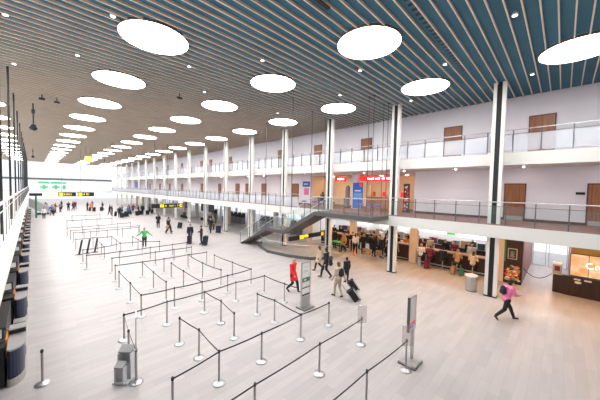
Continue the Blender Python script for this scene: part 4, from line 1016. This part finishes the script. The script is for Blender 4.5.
# cafe guests
stl = None
sit = [(20.15, 6.65, 'maroon', 'hairbrown', 'person in a dark red top seated at the cafe bar beside the second pillar'), (20.15, 5.8, 'navycloth', 'hairdark', 'person in navy seated in the middle of the cafe bar'),
       (20.15, 4.9, 'tancloth', 'hairblond', 'blond person in a tan coat seated at the cafe bar'), (20.15, 4.0, 'beigecloth', 'hairbrown', 'person in a beige top seated at the cafe bar end near the first column'), (20.15, 7.3, 'whitecloth', 'hairblond', 'person in white seated at the cafe bar against the second pillar')]
for k, (x, y, tp, hr_, lab) in enumerate(sit):
    person('sit', x, y, 0, lab, tp, 'blackcloth', hr_, longh=k in (2, 3), s=1.0)
    lb = 'dark bar stool under the %s seated guest from the first column' % ORD[[3, 2, 1, 0, 4][k]]
    if stl is None:
        stl = thing('bar_stool', lb, 'stool', (x, y, 0), 0, 'cafe bar stools'); MB().lathe([(.17, .68), (.19, .69), (.19, .73), (.16, .745)], 'darkwood', 16).build('seat', stl); MB().tube((0, 0, .03), (0, 0, .68), .03, 'steel', 8).build('pole', stl); MB().lathe([(.2, 0), (.2, .02), (.05, .04)], 'steel', 16).build('base', stl)
    else: dup(stl, (x, y, 0), 0, lb)
st = [(22.6, 4.6, 180, 'whitecloth', 'cafe worker in white behind the bar, nearest'), (22.6, 5.7, 180, 'maroon', 'cafe worker in dark red behind the bar under the green sign'), (22.8, 6.4, 180, 'blackcloth', 'cafe worker in black behind the bar'), (23.0, 7.6, 190, 'beigecloth', 'person in beige behind the bar near the second pillar'),
      (19.7, 12.6, 20, 'whitecloth', 'person in a white top and dark trousers at the crowd edge beside the third pillar'), (20.0, 12.0, 30, 'blackcloth', 'person in black next to the white-topped guest'), (20.3, 11.4, -20, 'blackcloth', 'tall person in black in the middle of the cafe crowd'),
      (20.6, 10.9, 160, 'greycloth', 'person in grey in the middle of the cafe crowd'), (20.9, 10.3, 100, 'whitecloth', 'person in white in the right half of the cafe crowd'), (20.4, 9.9, 40, 'navycloth', 'person in navy in the right half of the cafe crowd'), (21.85, 9.2, 180, 'orangecloth', 'person in an orange top behind the short bar end'),
      (22.9, 8.5, 180, 'maroon', 'person in dark red beside the second pillar'), (21.9, 12.1, 90, 'tancloth', 'person in tan at the back of the cafe crowd'), (21.8, 10.9, -60, 'navycloth', 'person in navy at the back of the cafe crowd'), (21.6, 13.3, 0, 'blackcloth', 'person in black at the back left of the cafe crowd'),
      (19.3, 13.6, 150, 'tancloth', 'person in a tan coat right beside the third pillar'), (22.1, 14.9, 180, 'maroon', 'person in dark red behind the counter at the third column'), (22.1, 15.9, 200, 'blackcloth', 'person in black behind the counter at the third column'), (22.4, 17.0, 180, 'navycloth', 'person in navy behind the counter near its far end'),
      (23.9, 9.6, 180, 'blackcloth', 'cafe worker in black behind the back counter, nearer'), (23.9, 12.4, 180, 'whitecloth', 'cafe worker in white behind the back counter, farther')]
more = [(19.9, 13.0, 200, 'navycloth', 'person in navy leaning at the left edge of the cafe crowd'), (20.5, 12.3, -90, 'olivecloth', 'person in olive within the left half of the cafe crowd'), (21.1, 11.5, 150, 'blackcloth', 'person in black at the heart of the cafe crowd'),
        (21.3, 10.3, 240, 'maroon', 'person in dark red at the heart of the cafe crowd'), (19.9, 11.0, 10, 'blackcloth', 'person in black at the front of the cafe crowd, left'), (19.95, 10.2, -20, 'navycloth', 'person in navy at the front of the cafe crowd, right'),
        (21.6, 9.75, 120, 'blackcloth', 'person in black beside the short bar end'), (20.0, 9.2, 0, 'greycloth', 'person in grey standing in front of the short bar end'), (20.7, 13.3, -40, 'tancloth', 'person in tan right beside the third pillar'),
        (20.1, 15.2, 0, 'blackcloth', 'person in black standing in front of the counter at the third column'), (20.2, 16.3, 0, 'maroon', 'person in dark red standing in front of the counter at the third column'), (23.2, 4.9, 170, 'blackcloth', 'second cafe worker in black behind the bar')]
st += more
pos = [[p_[0], p_[1]] for p_ in st]
for it in range(40):
    for a_ in range(len(pos)):
        for b_ in range(a_):
            dx_, dy_ = pos[a_][0]-pos[b_][0], pos[a_][1]-pos[b_][1]; dd = math.hypot(dx_, dy_) or .01
            if dd < .66:
                q_ = (.66-dd)/2/dd; pos[a_][0] += dx_*q_; pos[a_][1] += dy_*q_; pos[b_][0] -= dx_*q_; pos[b_][1] -= dy_*q_
        p_ = pos[a_]
        for cy in CY[1:5]:
            if abs(p_[1]-cy) < .62 and 20.1 < p_[0] < 21.35: p_[0] = 20.08 if p_[0] < 20.6 else 21.4
        if 8.2 < p_[1] < 9.8 and 20.3 < p_[0] < 21.85: p_[0] = 21.9 if p_[0] > 20.9 else 20.3
        if 14.0 < p_[1] < 17.9 and 20.45 < p_[0] < 22.0: p_[0] = 20.4 if p_[0] < 21.2 else 22.0
        if 9.5 < p_[1] < 13.2 and 22.2 < p_[0] < 23.7: p_[0] = 22.15
st = [(round(q_[0], 2), round(q_[1], 2))+p_[2:] for q_, p_ in zip(pos, st)]
for k, (x, y, a, tp, lab) in enumerate(st):
    person(['stand', 'phone', 'stand', 'walk'][k % 4], x, y, a, lab, tp, 'blackcloth', ['hairdark', 'hairbrown', 'hairblond'][k % 3], longh=k % 3 == 1, s=1.02, coat='coat' in lab)
person('sit', 20.6, 17.3, 0, 'person in black seated at the orange-brown desk on the first floor', 'blackcloth', 'blackcloth', 'hairdark', z=3.6)
suitcase(19.75, 6.7, 1.5, 'dark red suitcase on the floor behind the bar guests', 'maroon', 1.0, 0, None)
suitcase(19.7, 4.5, 1.5, 'green bag-shaped case on the floor behind the blond guest', 'postergreen', .75, 0, None)
suitcase(19.7, 5.0, 1.5, 'brown case on the floor beside the green case', 'tancloth', .85, 0, None)
# high chairs / trolleys in front of the cafe crowd
for k, (x, y) in enumerate(((18.75, 10.6), (19.05, 10.0), (18.8, 11.15))):
    t_ = thing('cafe_chair', 'light steel cafe chair in front of the cafe crowd, %s' % ['middle one', 'right one', 'left one'][k], 'chair', (x, y, 0), .3*k, 'steel cafe chairs')
    MB().box((-.2, -.2, .44), (.2, .2, .47), 'tanfur').build('seat', t_); b = MB(); b.box((-.2, -.2, .62), (-.18, .2, .88), 'tanfur'); b.build('backrest', t_)
    for sx in (-.18, .18):
        for sy in (-.18, .18): MB().tube((sx, sy, 0), (sx, sy, .88 if sx < 0 else .44), .014, 'steel', 6).build('leg', t_)
t_ = thing('cafe_table', 'green-topped cafe table behind the third column', 'table', (19.6, 14.5, 0)); MB().box((-.4, -.6, .72), (.4, .6, .76), 'greencloth').build('top', t_)
for sx in (-.33, .33):
    for sy in (-.5, .5): MB().tube((sx, sy, 0), (sx, sy, .72), .025, 'black', 6).build('leg', t_)
one('wet_floor_cone', MB().lathe([(.17, 0), (.17, .03), (.11, .04), (.03, .5)], 'orangecloth', 14), 'small orange cone on the floor by the cafe crowd', 'cone', None, (19.1, 12.3, 0))
# rows of seats by the far columns
for k, (x, y) in enumerate(((19.5, 38.2), (19.5, 39.6), (19.8, 42), (18.8, 46), (18.8, 48))):
    t_ = thing('waiting_bench', 'dark waiting bench under the far gallery, %s from the stairs' % ORD[k], 'bench', (x, y, 0), 0, 'waiting benches'); MB().box((-.3, -.6, .4), (.3, .6, .47), 'dark').build('seat', t_); MB().box((.25, -.6, .47), (.32, .6, .95), 'dark').build('backrest', t_)
    for sy in (-.5, .5): MB().box((-.25, sy-.04, 0), (.25, sy+.04, .4), 'dark').build('leg', t_)
# dark information screens hung between far columns
for k, (y0, y1) in enumerate(((40.2, 41.2), (37, 38.6), (46, 47.5))):
    t_ = thing('information_screen', 'dark hanging information screen under the far gallery, %s' % ['middle one', 'nearest one', 'farthest one'][k], 'screen', (19.0, y0, 1.7), 0, 'information screens'); MB().box((0, 0, 0), (.1, y1-y0, 1.3), 'signblack').build('case', t_); MB().tube((.05, (y1-y0)/2, 1.3), (.05, (y1-y0)/2, 1.52), .03, 'dark', 6).build('stem', t_)

# printing, lettering and fittings belong to the panel they sit on
DECO = ('lettering', 'pictogram_square', 'round_pictogram', 'arrow', 'print', 'green_band', 'top_band', 'cross', 'piping', 'script_mark', 'portrait_print', 'food_print', 'back_label', 'flower_print', 'emblem', 'notice')
HOST = ('panel', 'board', 'sheet', 'body', 'case')
for root in [o for o in COL.objects if o.type == 'EMPTY' and o.parent is None and o.get('category') and o['category'] not in ('person',)]:
    host = next((c for c in root.children if c.name.split('.')[0] in HOST), None)
    if not host: continue
    for c in list(root.children):
        if c.name.split('.')[0] in DECO: c.parent = host
for o in list(COL.objects):
    if o.name.startswith('leaf') and o.parent:
        for c in list(o.parent.children):
            if c.name.split('.')[0] in ('door_handle', 'kick_plate'): c.parent = o
# ------------------------------------------------------------------ world and exposure
w = bpy.data.worlds.new('sky'); SC.world = w; w.use_nodes = True
bg = w.node_tree.nodes['Background']; bg.inputs[0].default_value = (.97, .985, 1, 1); bg.inputs[1].default_value = 1.1
SC.cycles.transparent_max_bounces = 32
vs = SC.view_settings; vs.view_transform = 'Standard'; vs.look = 'None'; vs.gamma = 1; vs.use_curve_mapping = False; vs.exposure = 0.34
